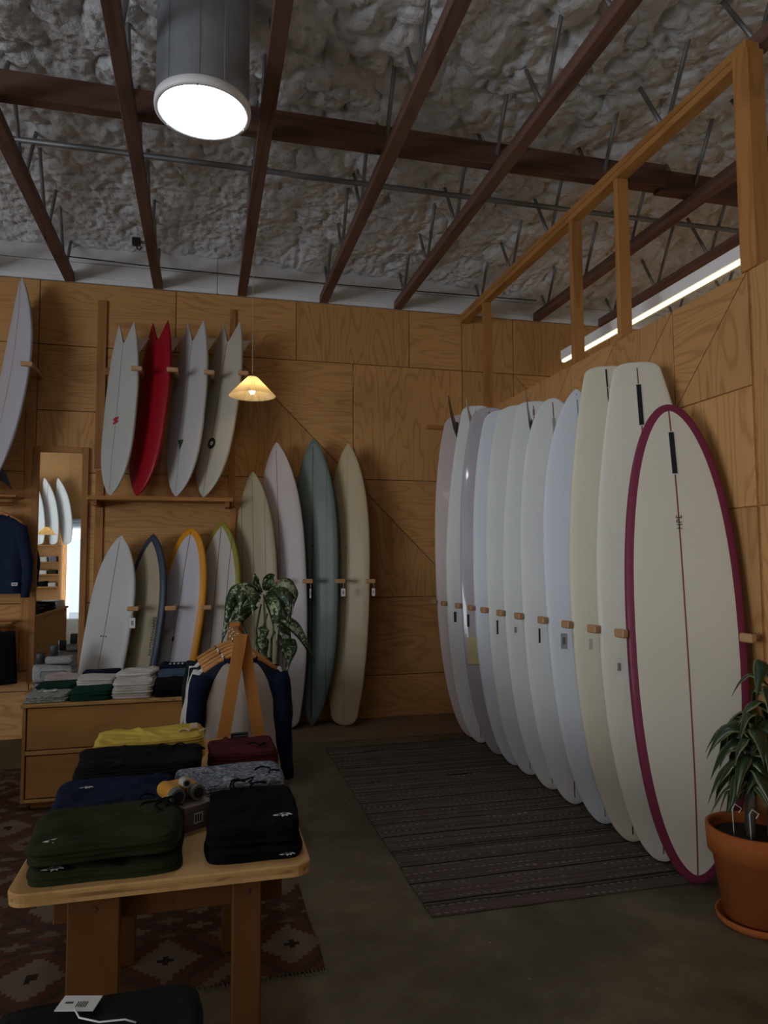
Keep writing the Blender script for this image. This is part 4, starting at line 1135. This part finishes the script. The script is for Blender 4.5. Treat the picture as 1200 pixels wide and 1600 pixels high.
b5 = pants('mustard yellow trousers at the far left of the table', -.445, .005, 3.25, 3.52, z0, .085, YELLOW, .06, 2, 45); cords(b5, .18, -.05, .092, 4, fabric('cream_string', (.5, .42, .3)), 3)
band(b5, fabric('cream_string', (.5, .42, .3)), .17, .20, -.03, -.005, .10, 'cord_toggle', .02)
c1 = pants('lower black trousers with a white mark at the right front corner', .02, .290, 2.10, 2.50, z0, .035, BLACK, -.02, 2, 46)
c2 = pants('upper black trousers with a white mark at the right front corner', .02, .288, 2.11, 2.50, z0+.046, .042, BLACK, -.03, 2, 47); logo(c1, .09, -.206, .02, s=.8); logo(c2, .085, -.145, .062)
cords(c2, -.02, .16, .07, 6, BLACK, 3)
c3 = pants('heather blue grey trousers behind the black ones on the right', -.085, .295, 2.62, 2.88, z0, .062, HEATH, .05, 2, 48); cords(c3, .17, .0, .066, 7, NAVY, 2)
c4 = pants('maroon trousers at the far right of the table', .03, .302, 2.96, 3.20, z0, .080, MAROON, .05, 3, 49); cords(c4, .05, -.03, .088, 8, BLACK, 2)
bxm = plain('mauve_card', (.18, .135, .125), .6)
bx = thing('cardboard_box', 'small mauve cardboard box under the binoculars', 'box', (-.045, 2.455, z0), .62)
MB().box(-.055, .055, -.07, .07, 0, .06, .002).build('box_body', bxm, bx)
MB().box(-.0562, .0562, -.0712, .0712, .0605, .082, .002).build('box_lid', bxm, bx)
MB().box(-.0565, -.0563, -.04, -.012, .012, .055).build('barcode_sticker', PAPER, bx)
MB().box(-.022, .012, -.0725, -.0715, .025, .058).build('barcode_sticker', PAPER, bx)
for k in range(3): MB().box(-.018+.009*k, -.013+.009*k, -.0732, -.0726, .03, .053).build('barcode_bar', INK, bx)
def binoculars():
    t = thing('binoculars', 'yellow orange binoculars with black rubber ends on the box', 'binoculars', (-.065, 2.465, z0+.083), .45)
    Y_ = plain('binocular_orange', (.46, .21, .02), .5); G = plain('binocular_rubber', (.10, .10, .085), .7)
    for s in (-1, 1):
        MB().tube([(s*.034, .055, .026), (s*.034, .045, .026), (s*.034, -.035, .026)], [.024, .026, .026], 22).build('barrel', Y_, t, smooth=False)
        MB().tube([(s*.034, -.035, .026), (s*.034, -.06, .026)], [.0255, .0245], 22).build('eyecup', G, t)
        MB().tube([(s*.034, -.0602, .026), (s*.034, -.0615, .026)], .017, 22).build('lens', BLACK_P, t)
    m = MB().box(-.030, .030, -.025, .05, .028, .05, .006); m.build('bridge', Y_, t)
    MB().tube([(0, -.045, .058), (0, -.012, .058)], .014, 18).build('focus_wheel', plain('focus_grey', (.33, .34, .30), .5), t)
    MB().tube([(0, -.0455, .058), (0, -.047, .058)], .009, 16).build('focus_cap', BLACK_P, t)
binoculars()
cl = thing('black_clip_stand', 'small black clip stand at the far end of the table', 'stand', (.17, 3.42, z0), .1)
MB().box(-.045, .045, -.03, .03, 0, .012, .003).build('base', BLACK_P, cl); MB().box(-.04, .04, .0, .018, .0121, .055, .004).build('back_plate', BLACK_P, cl)
MB().box(-.035, .035, -.025, -.008, .0121, .048, .004).build('front_plate', BLACK_P, cl)

# table under a tagged black garment, widened unseen to shade the front legs
bn = thing('display_table', 'second display table at the very bottom edge under a black jumper, widened unseen to shade the front legs', 'table', (-.25, .7, 0))
MB().prism(rounded_rect(-.60, .70, -.60, .60, .05), .716, .75, .004).build('table_top', BIRCH, bn)
for x in (-.50, .60):
    for y in (-.50, .50): MB().box(x-.045, x+.045, y-.03, y+.03, 0, .7155, .004).build('leg', OAK, bn)
for y in (-.50, .50): MB().box(-.45, .55, y-.02, y+.02, .61, .70, .004).build('cross_rail', OAK, bn)
fg = folded('black_jumper', 'black folded jumper with a paper tag at the bottom left edge', 'jumper', -.165, 1.20, .751, .36, .50, .058, fabric('black_green_knit', (.012, .014, .013)), .02, 2, 61, .01)
tg = thing('swing_tag', 'white swing tag on white cord lying on the black jumper', 'tag', (-.205, 1.405, .824), -.25)
MB().box(-.034, .034, -.022, .022, 0, .0015, .0005).build('card', PAPER, tg)
for k in range(5): MB().box(-.002+.004*k, .000+.004*k, -.012, .004, .0016, .0019).build('barcode_bar', INK, tg)
MB().box(-.024, -.010, -.002, .003, .0016, .0019).build('printed_line', INK, tg)
MB().tube([(.0, -.018, .002), (.02, -.045, .004), (.06, -.06, .006), (.10, -.05, .004), (.12, -.055, .002)], .0015, 6).build('cord', PAPER, tg, smooth=True)

# ------------------------------------------------------------------ clothes rack with raglan shirts
RXc, RY0, RY1, RZ = .205, 3.98, 4.80, 1.215
rk = thing('clothes_rack', 'small wooden A frame clothes rack holding raglan shirts', 'clothes rack', (RXc, RY0, 0)); off = (RXc, RY0, 0)
RKW = wood('rack_wood', (.43, .22, .075), (.30, .14, .045), 'z', rings=5, contrast=.4)
for y in (RY0, RY1):
    for s in (-1, 1):
        V = []; hw = .036; z1 = RZ-.01-(.004 if s > 0 else 0)
        for yy in ((y-.034, y-.001) if s < 0 else (y, y+.033)):
            xt = s*.004; xb = s*.205
            V += [(xb-hw, yy-RY0, 0), (xb+hw, yy-RY0, 0), (xt+hw*.9, yy-RY0, z1), (xt-hw*.9, yy-RY0, z1)]
        if s > 0: V = [(a, b+.034, c) for a, b, c in V] if False else V
        MB().add(V, [(0, 1, 2, 3), (7, 6, 5, 4), (0, 4, 5, 1), (1, 5, 6, 2), (2, 6, 7, 3), (3, 7, 4, 0)]).build('leg', RKW, rk)
MB().tube([(0, .02, RZ-.05), (0, RY1-RY0-.02, RZ-.05)], .016, 12).build('hanging_rod', RKW, rk, smooth=True)
def raglan_mat(name, body, sleeve):
    m, nt, b = nodes(name)
    at = N(nt, 'ShaderNodeAttribute', attribute_name='raglan'); k = math_node(nt, 'GREATER_THAN', at.outputs['Fac'], 0.0)
    nt.links.new(mixc(nt, k, body, sleeve), b.inputs['Base Color']); b.inputs['Roughness'].default_value = .9
    b.inputs['Specular IOR Level'].default_value = .2
    bump(nt, b, noise_node(nt, coords(nt), 18, 4), .3, .01); MATS[name] = m; return m
RSH = [('white raglan shirt with navy sleeves, frontmost on the rack', (.50, .44, .38), (.014, .017, .036), NAVY), ('white raglan shirt with cream sleeves, second on the rack', (.42, .40, .36), (.55, .53, .50), WHITE_C),
       ('black green shirt with dark sleeves, third on the rack', (.012, .020, .016), (.012, .020, .016), DGREEN), ('white sleeved shirt, fourth on the rack', (.40, .38, .36), (.58, .56, .54), WHITE_C), ('dark green shirt, rearmost on the rack', (.012, .022, .018), (.010, .018, .015), DGREEN)]
for k, (lb, b_, s_, sm) in enumerate(RSH):
    y = RY0+.12+.135*k; dx = -.010*k
    t = thing('raglan_shirt', lb, 'shirt', (RXc+dx, y, RZ-.155), group='shirts on the clothes rack')
    garment(t, .50, .68, .085, .028, raglan_mat('raglan_%d' % k, b_, s_), sm, .56, spread=.10, seed=70+k, hem_flare=1.06)
    h_ = thing('clothes_hanger', 'wooden hanger of the '+lb, 'hanger', (RXc+dx, y, RZ-.152), group='hangers on the clothes rack'); hanger(h_, .20)

# ------------------------------------------------------------------ rugs and floor sheet
def flatweave():
    m, nt, b = nodes('striped_flatweave')
    tc = N(nt, 'ShaderNodeTexCoord'); sp_ = N(nt, 'ShaderNodeSeparateXYZ'); nt.links.new(tc.outputs['Object'], sp_.inputs[0])
    X, Y = sp_.outputs[0], sp_.outputs[1]
    wob = math_node(nt, 'MULTIPLY', math_node(nt, 'SUBTRACT', noise_node(nt, tc.outputs['Object'], 3, 2), .5), .02)
    Yw = math_node(nt, 'ADD', Y, wob)
    cb = N(nt, 'ShaderNodeCombineXYZ'); nt.links.new(Yw, cb.inputs[1])
    n1 = noise_node(nt, cb.outputs[0], 26, 2, .7); n2 = noise_node(nt, cb.outputs[0], 7, 2)
    r = N(nt, 'ShaderNodeValToRGB'); nt.links.new(n1, r.inputs[0]); r.color_ramp.interpolation = 'CONSTANT'
    el = r.color_ramp.elements; el[0].position = 0; el[0].color = (.060, .045, .040, 1); el[1].position = .42; el[1].color = (.125, .098, .085, 1)
    for p, c in ((.50, (.095, .068, .060)), (.56, (.15, .12, .105)), (.63, (.075, .056, .048)), (.70, (.17, .15, .135))):
        e = el.new(p); e.color = (*c, 1)
    dash = math_node(nt, 'SINE', math_node(nt, 'MULTIPLY', math_node(nt, 'ADD', X, math_node(nt, 'MULTIPLY', n2, .3)), 150))
    line = math_node(nt, 'GREATER_THAN', math_node(nt, 'SINE', math_node(nt, 'MULTIPLY', Yw, 88)), .88)
    br = math_node(nt, 'GREATER_THAN', noise_node(nt, tc.outputs['Object'], 5, 3), .46)
    k = math_node(nt, 'MULTIPLY', math_node(nt, 'MULTIPLY', line, math_node(nt, 'GREATER_THAN', dash, .0)), br)
    seam = math_node(nt, 'GREATER_THAN', math_node(nt, 'SINE', math_node(nt, 'MULTIPLY', Yw, 31)), .985)
    c = mixc(nt, math_node(nt, 'MULTIPLY', k, .42), r.outputs[0], (.40, .36, .32)); c = mixc(nt, seam, c, (.008, .006, .005))
    nt.links.new(c, b.inputs['Base Color']); b.inputs['Roughness'].default_value = .95; b.inputs['Specular IOR Level'].default_value = .1
    bump(nt, b, math_node(nt, 'ADD', n1, math_node(nt, 'MULTIPLY', noise_node(nt, tc.outputs['Object'], 140, 2), .5)), .5, .006)
    return m
def rug(name, label, x0, x1, y0, y1, h, mat, nx, ny, amp, seed, skew=0.0, ridge=None):
    cx, cy = (x0+x1)/2, (y0+y1)/2; V = []; Fc = []
    for top in (1, 0):
        for i in range(nx+1):
            for j in range(ny+1):
                u, v = i/nx, j/ny; x = (x1-x0)*(u-.5); y = (y1-y0)*(v-.5)
                x += skew*(v-.5); e = .012*noise.noise(Vector((y*3+seed, 5, 0)))
                if i in (0, nx): x += e
                z = 0.0005
                if top:
                    z = h+amp*max(0, noise.noise(Vector((x*1.3+seed, y*2.4, 1))))
                    if ridge:
                        for ry, rx, rl in ridge:
                            z += .016*math.exp(-((y+cy-ry-.03*math.sin(x*9))/.022)**2)*math.exp(-((x+cx-rx)/rl)**2)
                V.append((x, y, z))
    n = (nx+1)*(ny+1); I = lambda i, j: i*(ny+1)+j
    for i in range(nx):
        for j in range(ny):
            Fc.append((I(i, j), I(i+1, j), I(i+1, j+1), I(i, j+1))); Fc.append((n+I(i, j), n+I(i, j+1), n+I(i+1, j+1), n+I(i+1, j)))
    for i in range(nx):
        Fc.append((I(i, 0), n+I(i, 0), n+I(i+1, 0), I(i+1, 0))); Fc.append((I(i, ny), I(i+1, ny), n+I(i+1, ny), n+I(i, ny)))
    for j in range(ny):
        Fc.append((I(0, j), I(0, j+1), n+I(0, j+1), n+I(0, j))); Fc.append((I(nx, j), n+I(nx, j), n+I(nx, j+1), I(nx, j+1)))
    o = addobj(name, newmesh(V, Fc, mat, True), None, (cx, cy, 0)); return tag(o, label, 'rug')
rug('striped_rug', 'worn brown striped flatweave rug along the row of longboards', 1.02, 2.38, 3.16, 6.16, .006, flatweave(), 80, 160, .006, 3, .02, ((4.62, 1.28, .25), (3.55, 1.72, .16), (5.95, 1.35, .2), (4.25, 1.9, .5), (5.1, 1.7, .4)))
def kilim():
    m, nt, b = nodes('kilim_weave')
    tc = N(nt, 'ShaderNodeTexCoord'); sp_ = N(nt, 'ShaderNodeSeparateXYZ'); nt.links.new(tc.outputs['Object'], sp_.inputs[0])
    st = .022
    def quant(s): return math_node(nt, 'MULTIPLY', math_node(nt, 'FLOOR', math_node(nt, 'DIVIDE', s, st)), st)
    X, Y = quant(sp_.outputs[0]), quant(sp_.outputs[1])
    def tri(s, per): return math_node(nt, 'ABSOLUTE', math_node(nt, 'SUBTRACT', math_node(nt, 'FRACT', math_node(nt, 'DIVIDE', s, per)), .5))
    d1 = math_node(nt, 'ADD', tri(X, .50), tri(Y, .58)); d2 = math_node(nt, 'ADD', tri(X, .25), tri(Y, .14))
    r = N(nt, 'ShaderNodeValToRGB'); r.color_ramp.interpolation = 'CONSTANT'; nt.links.new(d1, r.inputs[0])
    el = r.color_ramp.elements; el[0].position = 0; el[0].color = (.02, .014, .012, 1); el[1].position = .06; el[1].color = (.20, .155, .105, 1)
    for p, c in ((.27, (.105, .036, .022)), (.40, (.060, .036, .024)), (.48, (.115, .045, .026)), (.62, (.17, .13, .085)), (.75, (.085, .034, .022)), (.9, (.18, .14, .095))):
        e = el.new(p); e.color = (*c, 1)
    r2 = N(nt, 'ShaderNodeValToRGB'); r2.color_ramp.interpolation = 'CONSTANT'; nt.links.new(d2, r2.inputs[0])
    e2 = r2.color_ramp.elements; e2[0].position = 0; e2[0].color = (.18, .14, .095, 1); e2[1].position = .22; e2[1].color = (.095, .036, .024, 1)
    for p, c in ((.45, (.05, .035, .026)), (.6, (.11, .045, .028)), (.8, (.15, .12, .08))):
        e = e2.new(p); e.color = (*c, 1)
    bandk = math_node(nt, 'GREATER_THAN', math_node(nt, 'FRACT', math_node(nt, 'DIVIDE', math_node(nt, 'ADD', Y, .1), .87)), .667)
    c = mixc(nt, bandk, r.outputs[0], r2.outputs[0])
    w_ = noise_node(nt, tc.outputs['Object'], 4, 3); c = mixc(nt, math_node(nt, 'MULTIPLY', w_, .45), c, (.07, .05, .04))
    nt.links.new(c, b.inputs['Base Color']); b.inputs['Roughness'].default_value = .95; b.inputs['Specular IOR Level'].default_value = .1
    bump(nt, b, noise_node(nt, tc.outputs['Object'], 120, 3), .4, .006)
    return m
kr = rug('kilim_rug', 'red and cream patterned kilim rug under the front table', -2.25, .47, 2.88, 6.2, .005, kilim(), 40, 40, .0, 9, -.02)
fr_ = MB(); rnd = random.Random(8)
for k in range(110):
    x = -1.2+k*.0155; fr_.tube([(x, 2.885, .006), (x+rnd.uniform(-.012, .012), 2.85+rnd.uniform(-.01, .01), .004)], .0022, 4)
fo = fr_.build('fringe', fabric('fringe_cotton', (.16, .13, .10)), None); 
fo.parent = kr; fo.location = fo.location-kr.location; fo['kind'] = 'stuff'
fs = thing('floor_sheet', 'brown hardboard sheet on the floor along the back wall', 'floor sheet', (1.45, 6.9, 0))
MB().box(-2.0, 1.15, -.52, .32, .0005, .006, .001).build('sheet', plain('hardboard', (.19, .125, .075), .7, var=.2, scale=5), fs)

# ------------------------------------------------------------------ plants
def leaf_mesh(p0, p1, p2, width, mat, parent, cup=.25, nl=14, wave=.0, seed=0, twist=0.0):
    p0, p1, p2 = Vector(p0), Vector(p1), Vector(p2); V = []; Fc = []
    cols_ = (-1, -.5, 0, .5, 1)
    for i in range(nl+1):
        t = i/nl; p = p0*(1-t)**2+p1*2*t*(1-t)+p2*t*t; tg_ = ((p1-p0)*(1-t)+(p2-p1)*t).normalized()
        side = tg_.cross(Vector((0, 0, 1)))
        if side.length < .05: side = Vector((1, 0, 0))
        side.normalize(); nrm = side.cross(tg_).normalized()
        side = side*math.cos(twist)+nrm*math.sin(twist); nrm = side.cross(tg_).normalized()
        hw = width/2*max(.02, (math.sin(math.pi*min(1, t*1.02)**.8))**.9)*(1 if t > .04 else .5)
        for c in cols_:
            V.append(p+side*(hw*c)+nrm*(-cup*hw*c*c+wave*hw*math.sin(t*14+seed+c*2)*abs(c)))
    k = len(cols_)
    for i in range(nl):
        for j in range(k-1): Fc.append((i*k+j, i*k+j+1, (i+1)*k+j+1, (i+1)*k+j))
    m = MB(); m.v = V; m.f = Fc
    o = m.build('leaf', mat, parent, smooth=True); at = o.data.attributes.new('margin', 'FLOAT', 'POINT'); at.data.foreach_set('value', [abs(c) for _ in range(nl+1) for c in cols_]); so_ = o.modifiers.new('thickness', 'SOLIDIFY'); so_.thickness = .0016
    return o
def variegated():
    m, nt, b = nodes('dieffenbachia_leaf')
    v = coords(nt); n1 = noise_node(nt, v, 48, 3, .65); n2 = noise_node(nt, v, 9, 2)
    f = math_node(nt, 'ADD', math_node(nt, 'MULTIPLY', n1, 1.0), math_node(nt, 'MULTIPLY', math_node(nt, 'SUBTRACT', n2, .5), .55))
    r = N(nt, 'ShaderNodeValToRGB'); nt.links.new(f, r.inputs[0]); e = r.color_ramp.elements
    e[0].position = .52; e[0].color = (.016, .038, .011, 1); e[1].position = .58; e[1].color = (.34, .40, .22, 1)
    at = N(nt, 'ShaderNodeAttribute', attribute_name='margin'); k = math_node(nt, 'GREATER_THAN', math_node(nt, 'ADD', at.outputs['Fac'], math_node(nt, 'MULTIPLY', n2, .3)), .93)
    nt.links.new(mixc(nt, k, r.outputs[0], (.014, .034, .010)), b.inputs['Base Color']); b.inputs['Roughness'].default_value = .42; return m
VAR = variegated(); STEM = plain('plant_stem', (.07, .10, .035), .5, var=.3)
TERRA = plain('terracotta', (.42, .125, .033), .8, var=.16, scale=7, bumps=.15, spec=.15); SOIL = plain('potting_soil', (.018, .013, .010), .95, var=.5, scale=60, bumps=.8)
def pot(parent, r, h, mat, saucer=True):
    z0 = .03 if saucer else 0
    if saucer:
        MB().lathe([(.0001, 0), (r*.78, 0), (r*.84, .012), (r*.86, .035), (r*.81, .036), (r*.78, .016), (.0001, .016)], 48).build('saucer', mat, parent, smooth=True, recenter=False)
    MB().lathe([(.0001, .017 if saucer else .001), (r*.68, .017 if saucer else .001), (r*.88, h*.72), (r*.905, h*.725), (r*.97, h*.74), (r*1.0, h), (r*.93, h+.004), (r*.90, h*.97), (r*.86, h*.72)], 48).build('pot', mat, parent, smooth=True, recenter=False)
    MB().lathe([(.0001, h*.90), (r*.4, h*.905), (r*.7, h*.895), (r*.885, h*.89)], 36).build('soil', SOIL, parent, smooth=True, recenter=False)
PY = 5.25
dp = thing('dumb_cane_plant', 'white speckled leafy plant behind the clothes rack', 'plant', (.44, PY, 0)); o0 = Vector((.44, PY, 0))
pot(dp, .17, .36, plain('dark_planter', (.05, .045, .04), .6), False)
def Q(px, py, dy=0.0): return un(px, py, 1, PY+dy)-o0
for a in ((412, 1045, 414, 985, 412, 930), (404, 1040, 400, 985, 408, 945), (396, 1045, 388, 1000, 372, 960), (422, 1045, 424, 1000, 432, 975), (400, 1045, 405, 1000, 418, 960)):
    p0 = Q(a[0], 1110, 0); p0 = Vector((p0.x*.25, 0, .32))
    MB().tube([p0, Q(a[0], a[1]), Q(a[2], a[3], -.02), Q(a[4], a[5], -.03)], [.014, .013, .010, .006], 8).build('stem', STEM, dp, smooth=True)
for k in range(4):
    q = Q(408, 1000+7*k); MB().tube([q+Vector((0, -.003, -.004)), q+Vector((0, -.003, .004))], .0155, 10).build('stem_ring', plain('stem_ring_pale', (.22, .24, .15), .6), dp, smooth=True)
LV = [((411, 928), (402, 900), (396, 898), .08, -.05, -.05, 1.2), ((412, 924), (424, 897), (430, 899), .08, -.05, -.10, 1.0),
      ((410, 930), (366, 886), (352, 990), .125, -.06, -.20, .9), ((408, 934), (380, 892), (374, 962), .12, -.16, -.30, .55), ((407, 940), (358, 930), (345, 1012), .085, .08, .04, .9), ((406, 938), (392, 905), (396, 965), .10, -.20, -.34, .2),
      ((414, 924), (466, 886), (456, 962), .125, -.02, -.06, -.9), ((415, 928), (452, 900), (450, 990), .115, -.14, -.24, -.6), ((414, 932), (432, 910), (432, 1012), .115, -.20, -.36, -.3),
      ((432, 968), (460, 958), (493, 1038), .085, -.06, -.12, -1.0), ((436, 1004), (458, 985), (444, 1064), .125, -.12, -.28, -.5), ((425, 985), (446, 962), (452, 1034), .10, -.02, -.10, -.9),
      ((420, 1000), (402, 985), (424, 1046), .10, -.12, -.28, .4), ((405, 985), (420, 968), (408, 1010), .075, -.14, -.28, .2), ((416, 950), (446, 945), (440, 1022), .10, .06, -.02, -.9), ((404, 950), (372, 945), (364, 1004), .085, -.02, -.10, .9)]
for i, (a, b, c, wd, d1, d2, tw) in enumerate(LV): leaf_mesh(Q(*a), Q(*b, d1), Q(*c, d2), wd, VAR, dp, .55, 16, .22, i*1.7, tw)
def dracaena_mat():
    m, nt, b = nodes('dracaena_leaf')
    v = coords(nt, (6, 6, 6)); n1 = noise_node(nt, v, 2, 3)
    c = mixc(nt, n1, (.008, .022, .007), (.030, .055, .018)); at = N(nt, 'ShaderNodeAttribute', attribute_name='margin'); c = mixc(nt, math_node(nt, 'GREATER_THAN', at.outputs['Fac'], .80), c, (.15, .17, .06)); nt.links.new(c, b.inputs['Base Color']); b.inputs['Roughness'].default_value = .35; return m
DRA = dracaena_mat(); DEDGE = plain('dracaena_margin', (.16, .19, .08), .45)
PC = Vector((2.40, 2.76, 0))
dr = thing('dracaena_plant', 'dark leafy dracaena in a terracotta pot at the right edge', 'plant', PC)
pot(dr, .205, .41, TERRA)
rnd = random.Random(21)
for (x, y, tx2, ty2, zt) in ((-.05, -.03, -.01, -.03, .84), (.05, -.04, .11, -.02, 1.06), (.02, .06, .05, .07, .78)):
    MB().tube([(x, y, .36), ((x+tx2)/2, (y+ty2)/2, .36+(zt-.36)*.5), (tx2, ty2, zt)], [.020, .017, .012], 9).build('cane', plain('cane_bark', (.10, .085, .06), .8, var=.5, scale=50, bumps=.6), dr, smooth=True)
    nl_ = 26
    for k in range(nl_):
        q = k/nl_; z = .55+(zt-.55)*q+.03; an = k*2.4+rnd.uniform(-.3, .3); cx, cy = x+(tx2-x)*q, y+(ty2-y)*q
        ln = rnd.uniform(.12, .20); rise = (.02+.09*q)*rnd.uniform(.7, 1.3)
        c_, s2 = math.cos(an), math.sin(an)
        if cx+c_*ln*.95 > .28: ln = max(.06, (.27-cx)/max(.2, c_)*.9)
        lf = leaf_mesh((cx, cy, z), (cx+c_*ln*.55, cy+s2*ln*.55, z+rise+.05), (cx+c_*ln, cy+s2*ln, z+rise-.13-rnd.uniform(0, .10)), rnd.uniform(.060, .082), DRA, dr, .45, 12, .16, k, rnd.uniform(-.7, .7))
for x, y in ((-.09, -.08), (-.11, .0)):
    MB().tube([(x, y, .36), (x-.005, y, .50), (x+.005, y-.005, .52), (x+.035, y-.01, .50), (x+.015, y-.015, .485)], .0022, 6).build('tie_wire', PLASTIC_W, dr, smooth=True)

# ------------------------------------------------------------------ clothes island added left of the camera, blocks low window light
il = thing('shading_island', 'low plywood clothes island added left of the camera to shade chest and table', 'island', (-2.75, 2.7, 0))
MB().box(-.42, .42, -2.0, 2.0, .81, .85, .004).build('top_board', CHEST, il)
MB().box(-.40, .40, -1.96, 1.96, .05, .8095, .004).build('body', CHEST, il)
MB().box(-.36, .36, -1.9, 1.9, 0, .0495, .0).build('plinth', CHEST, il)
iy = 0
for y in (-1.75, -1.35, -.95, -.55, -.15, .25, .65, 1.05, 1.45, 1.80):
    for x in (-.2, .2):
        mm, cn = ((BLACK, 'black'), (WHITE_C, 'white'), (CHAR, 'charcoal'), (CREAM_C, 'cream'), (OLIVE, 'olive'), (NAVY, 'navy'), (PINKW, 'blush'))[iy % 7]
        folded('folded_shirt', '%s shirt in row %s, %s side of the added island' % (cn, 'one two three four five six seven eight nine ten'.split()[iy//2], 'window' if x < 0 else 'aisle'), 'shirt', -2.75+x, 2.7+y, .851, .36, .34, .07+.03*(iy % 3), mm, 0, 3, 200+iy, .006, 'shirts on the added clothes island'); iy += 1

# ------------------------------------------------------------------ shop front, seen in the mirror
d1_ = thing('door_1', None, None, (DX0, YF, 0)); d1_['kind'] = 'structure'
box('door_jamb', DX0, DX0+.08, YF-.10, YF+.03, 0, 2.65, WHITE_PAINT, d1_, .003, (DX0, YF, 0)); box('door_jamb', DX1-.08, DX1, YF-.10, YF+.03, 0, 2.65, WHITE_PAINT, d1_, .003, (DX0, YF, 0))
for k in range(7): box('shutter_slat', DX0-.05, DX1+.05, YF+.03, YF+.07, 2.30+.085*k, 2.38+.085*k, GALV, d1_, .006, (DX0, YF, 0))
w1_ = thing('window_1', None, None, (XL, WY0, WZ0)); w1_['kind'] = 'structure'
for y in (WY0, WY0+2.18, WY0+4.36, WY1-.06): box('mullion', XL-.12, XL-.02, y, y+.06, WZ0, WZ1, WHITE_PAINT, w1_, .003, (XL, WY0, WZ0))
for z in (WZ0, WZ1-.06): box('transom', XL-.12, XL-.02, WY0, WY1, z, z+.06, WHITE_PAINT, w1_, .003, (XL, WY0, WZ0))
gl = emit('daylight_street', (.80, .92, 1.0), 1.6)
box('street_daylight', DX0-1.5, DX1+1.5, YF-3.0, YF-2.95, 0, 4, gl, d1_, 0, (DX0, YF, 0))
# racks and boards on the front wall
sv = thing('shelf_unit', 'shelf unit of folded clothes seen only in the mirror', 'shelf unit', (-4.25, YF+.25, 0)); off = (-4.25, YF+.25, 0)
for z in (.55, .95, 1.30, 1.65, 2.12): box('shelf_board', -5.1, -3.97, YF+.03, YF+.42, z-.03, z, FIR_X, sv, .003, off)
for x in (-5.12, -3.99): box('side_post', x, x+.04, YF+.03, YF+.42, 0, 2.12, FIR_Z, sv, .003, off)
cc = [CHAR, STEEL, BLACK, CREAM_C, NAVY, TIE, WHITE_C, OLIVE, MAROON, YELLOW, WHITE_C, HEATH]
i = 0
for z, zn in ((.95, 'bottom'), (1.30, 'middle'), (1.65, 'upper')):
    for x, xn in ((-4.91, 'left'), (-4.66, 'centre left'), (-4.41, 'centre right'), (-4.16, 'right')):
        folded('folded_shirt', '%s shirt, %s of the %s shelf seen in the mirror' % (('charcoal', 'blue', 'black', 'cream', 'navy', 'mottled', 'white', 'olive', 'maroon', 'mustard', 'white', 'heather')[i], xn, zn), 'shirt', x, YF+.23, z+.001, .22, .30, .10+.02*(i % 3), cc[i], 0, 3, 80+i, .006, 'shirts on the mirrored shelf unit'); i += 1
for k, (x, lb) in enumerate(((-4.78, 'left'), (-4.42, 'middle'), (-4.06, 'right'))):
    bd = Board('wall_board', 'pale board on the mirrored front wall, %s of three' % lb, (x+.25, YF+.26, 2.135), (x-.05, YF+.22, 4.05), math.radians(180-35), .50, WHT if k else PALE, 'squash', 'point', 'deck', .07, group='boards on the mirrored wall')
    bd.strip('stringer', STR_GREY)

# ------------------------------------------------------------------ things on the kilim stand on its pile
for o in COL.objects:
    if o.parent is None and o.type == 'EMPTY' and o.get('label'):
        x, y = o.location.x, o.location.y
        if o.get('label', '').startswith('second display'): continue
        if -2.2 < x < .46 and 2.5 < y < 6.15 and 0 <= o.location.z < 1.3: o.location.z += .0055
# small pieces become sub-parts of the part that carries them
CARRY = {'barcode_bar': ('card', 'barcode_sticker'), 'printed_line': ('card',), 'label_print': ('paper_label', 'hem_label'), 'logo_centre': ('round_logo',), 'logo_dot': ('round_logo',),
         'lens': ('barrel',), 'eyecup': ('barrel',), 'focus_cap': ('focus_wheel',), 'dowel_plug': ('leg',), 'screw': ('batten_board', 'rim'), 'fin_box': ('fin_box_rim',), 'drawstring': ('cloth',),
         'white_mark': ('cloth',), 'white_print': ('cloth',), 'paper_label': ('cloth',), 'cord_toggle': ('cloth',), 'stem_ring': ('stem',), 'tie_wire': ('cane',), 'hanger_hook': ('hanger_arms',), 'suspension_wire': ('housing',), 'tube_seam': ('tube',), 'shade_cap': ('pleated_shade',),
         'round_logo': ('board_body',), 'triangle_logo': ('board_body',), 'red_logo_stroke': ('board_body',), 'lettering': ('board_body',), 'side_lettering': ('board_body',), 'fin_box_rim': ('board_body',), 'yellow_patch': ('board_body',), 'small_round_logo': ('board_body',),
         'leash_plug': ('board_body',), 'deck_mark': ('board_body',), 'cable_loop': ('housing',), 'embroidered_mark': ('legs',), 'front_pocket': ('cloth',), 'barcode_sticker': ('box_body',)}
bpy.context.view_layer.update()
base = lambda o: o.name.split('.')[0]
depth = lambda o: 0 if o.parent is None else 1+depth(o.parent)
todo = [o for o in COL.objects if o.parent is not None and base(o) in CARRY]
todo.sort(key=lambda o: 0 if base(o) not in ('round_logo', 'fin_box_rim', 'barcode_sticker', 'paper_label') else 1)
for o in todo:
    sib = [c for c in o.parent.children if base(c) in CARRY[base(o)] and c is not o]
    if not sib or any(True for _ in o.children): continue
    t = min(sib, key=lambda c: (c.matrix_local.translation-o.matrix_local.translation).length)
    ml = t.matrix_local.inverted() @ o.matrix_local
    o.parent = t; o.matrix_parent_inverse = Matrix.Identity(4); o.matrix_local = ml
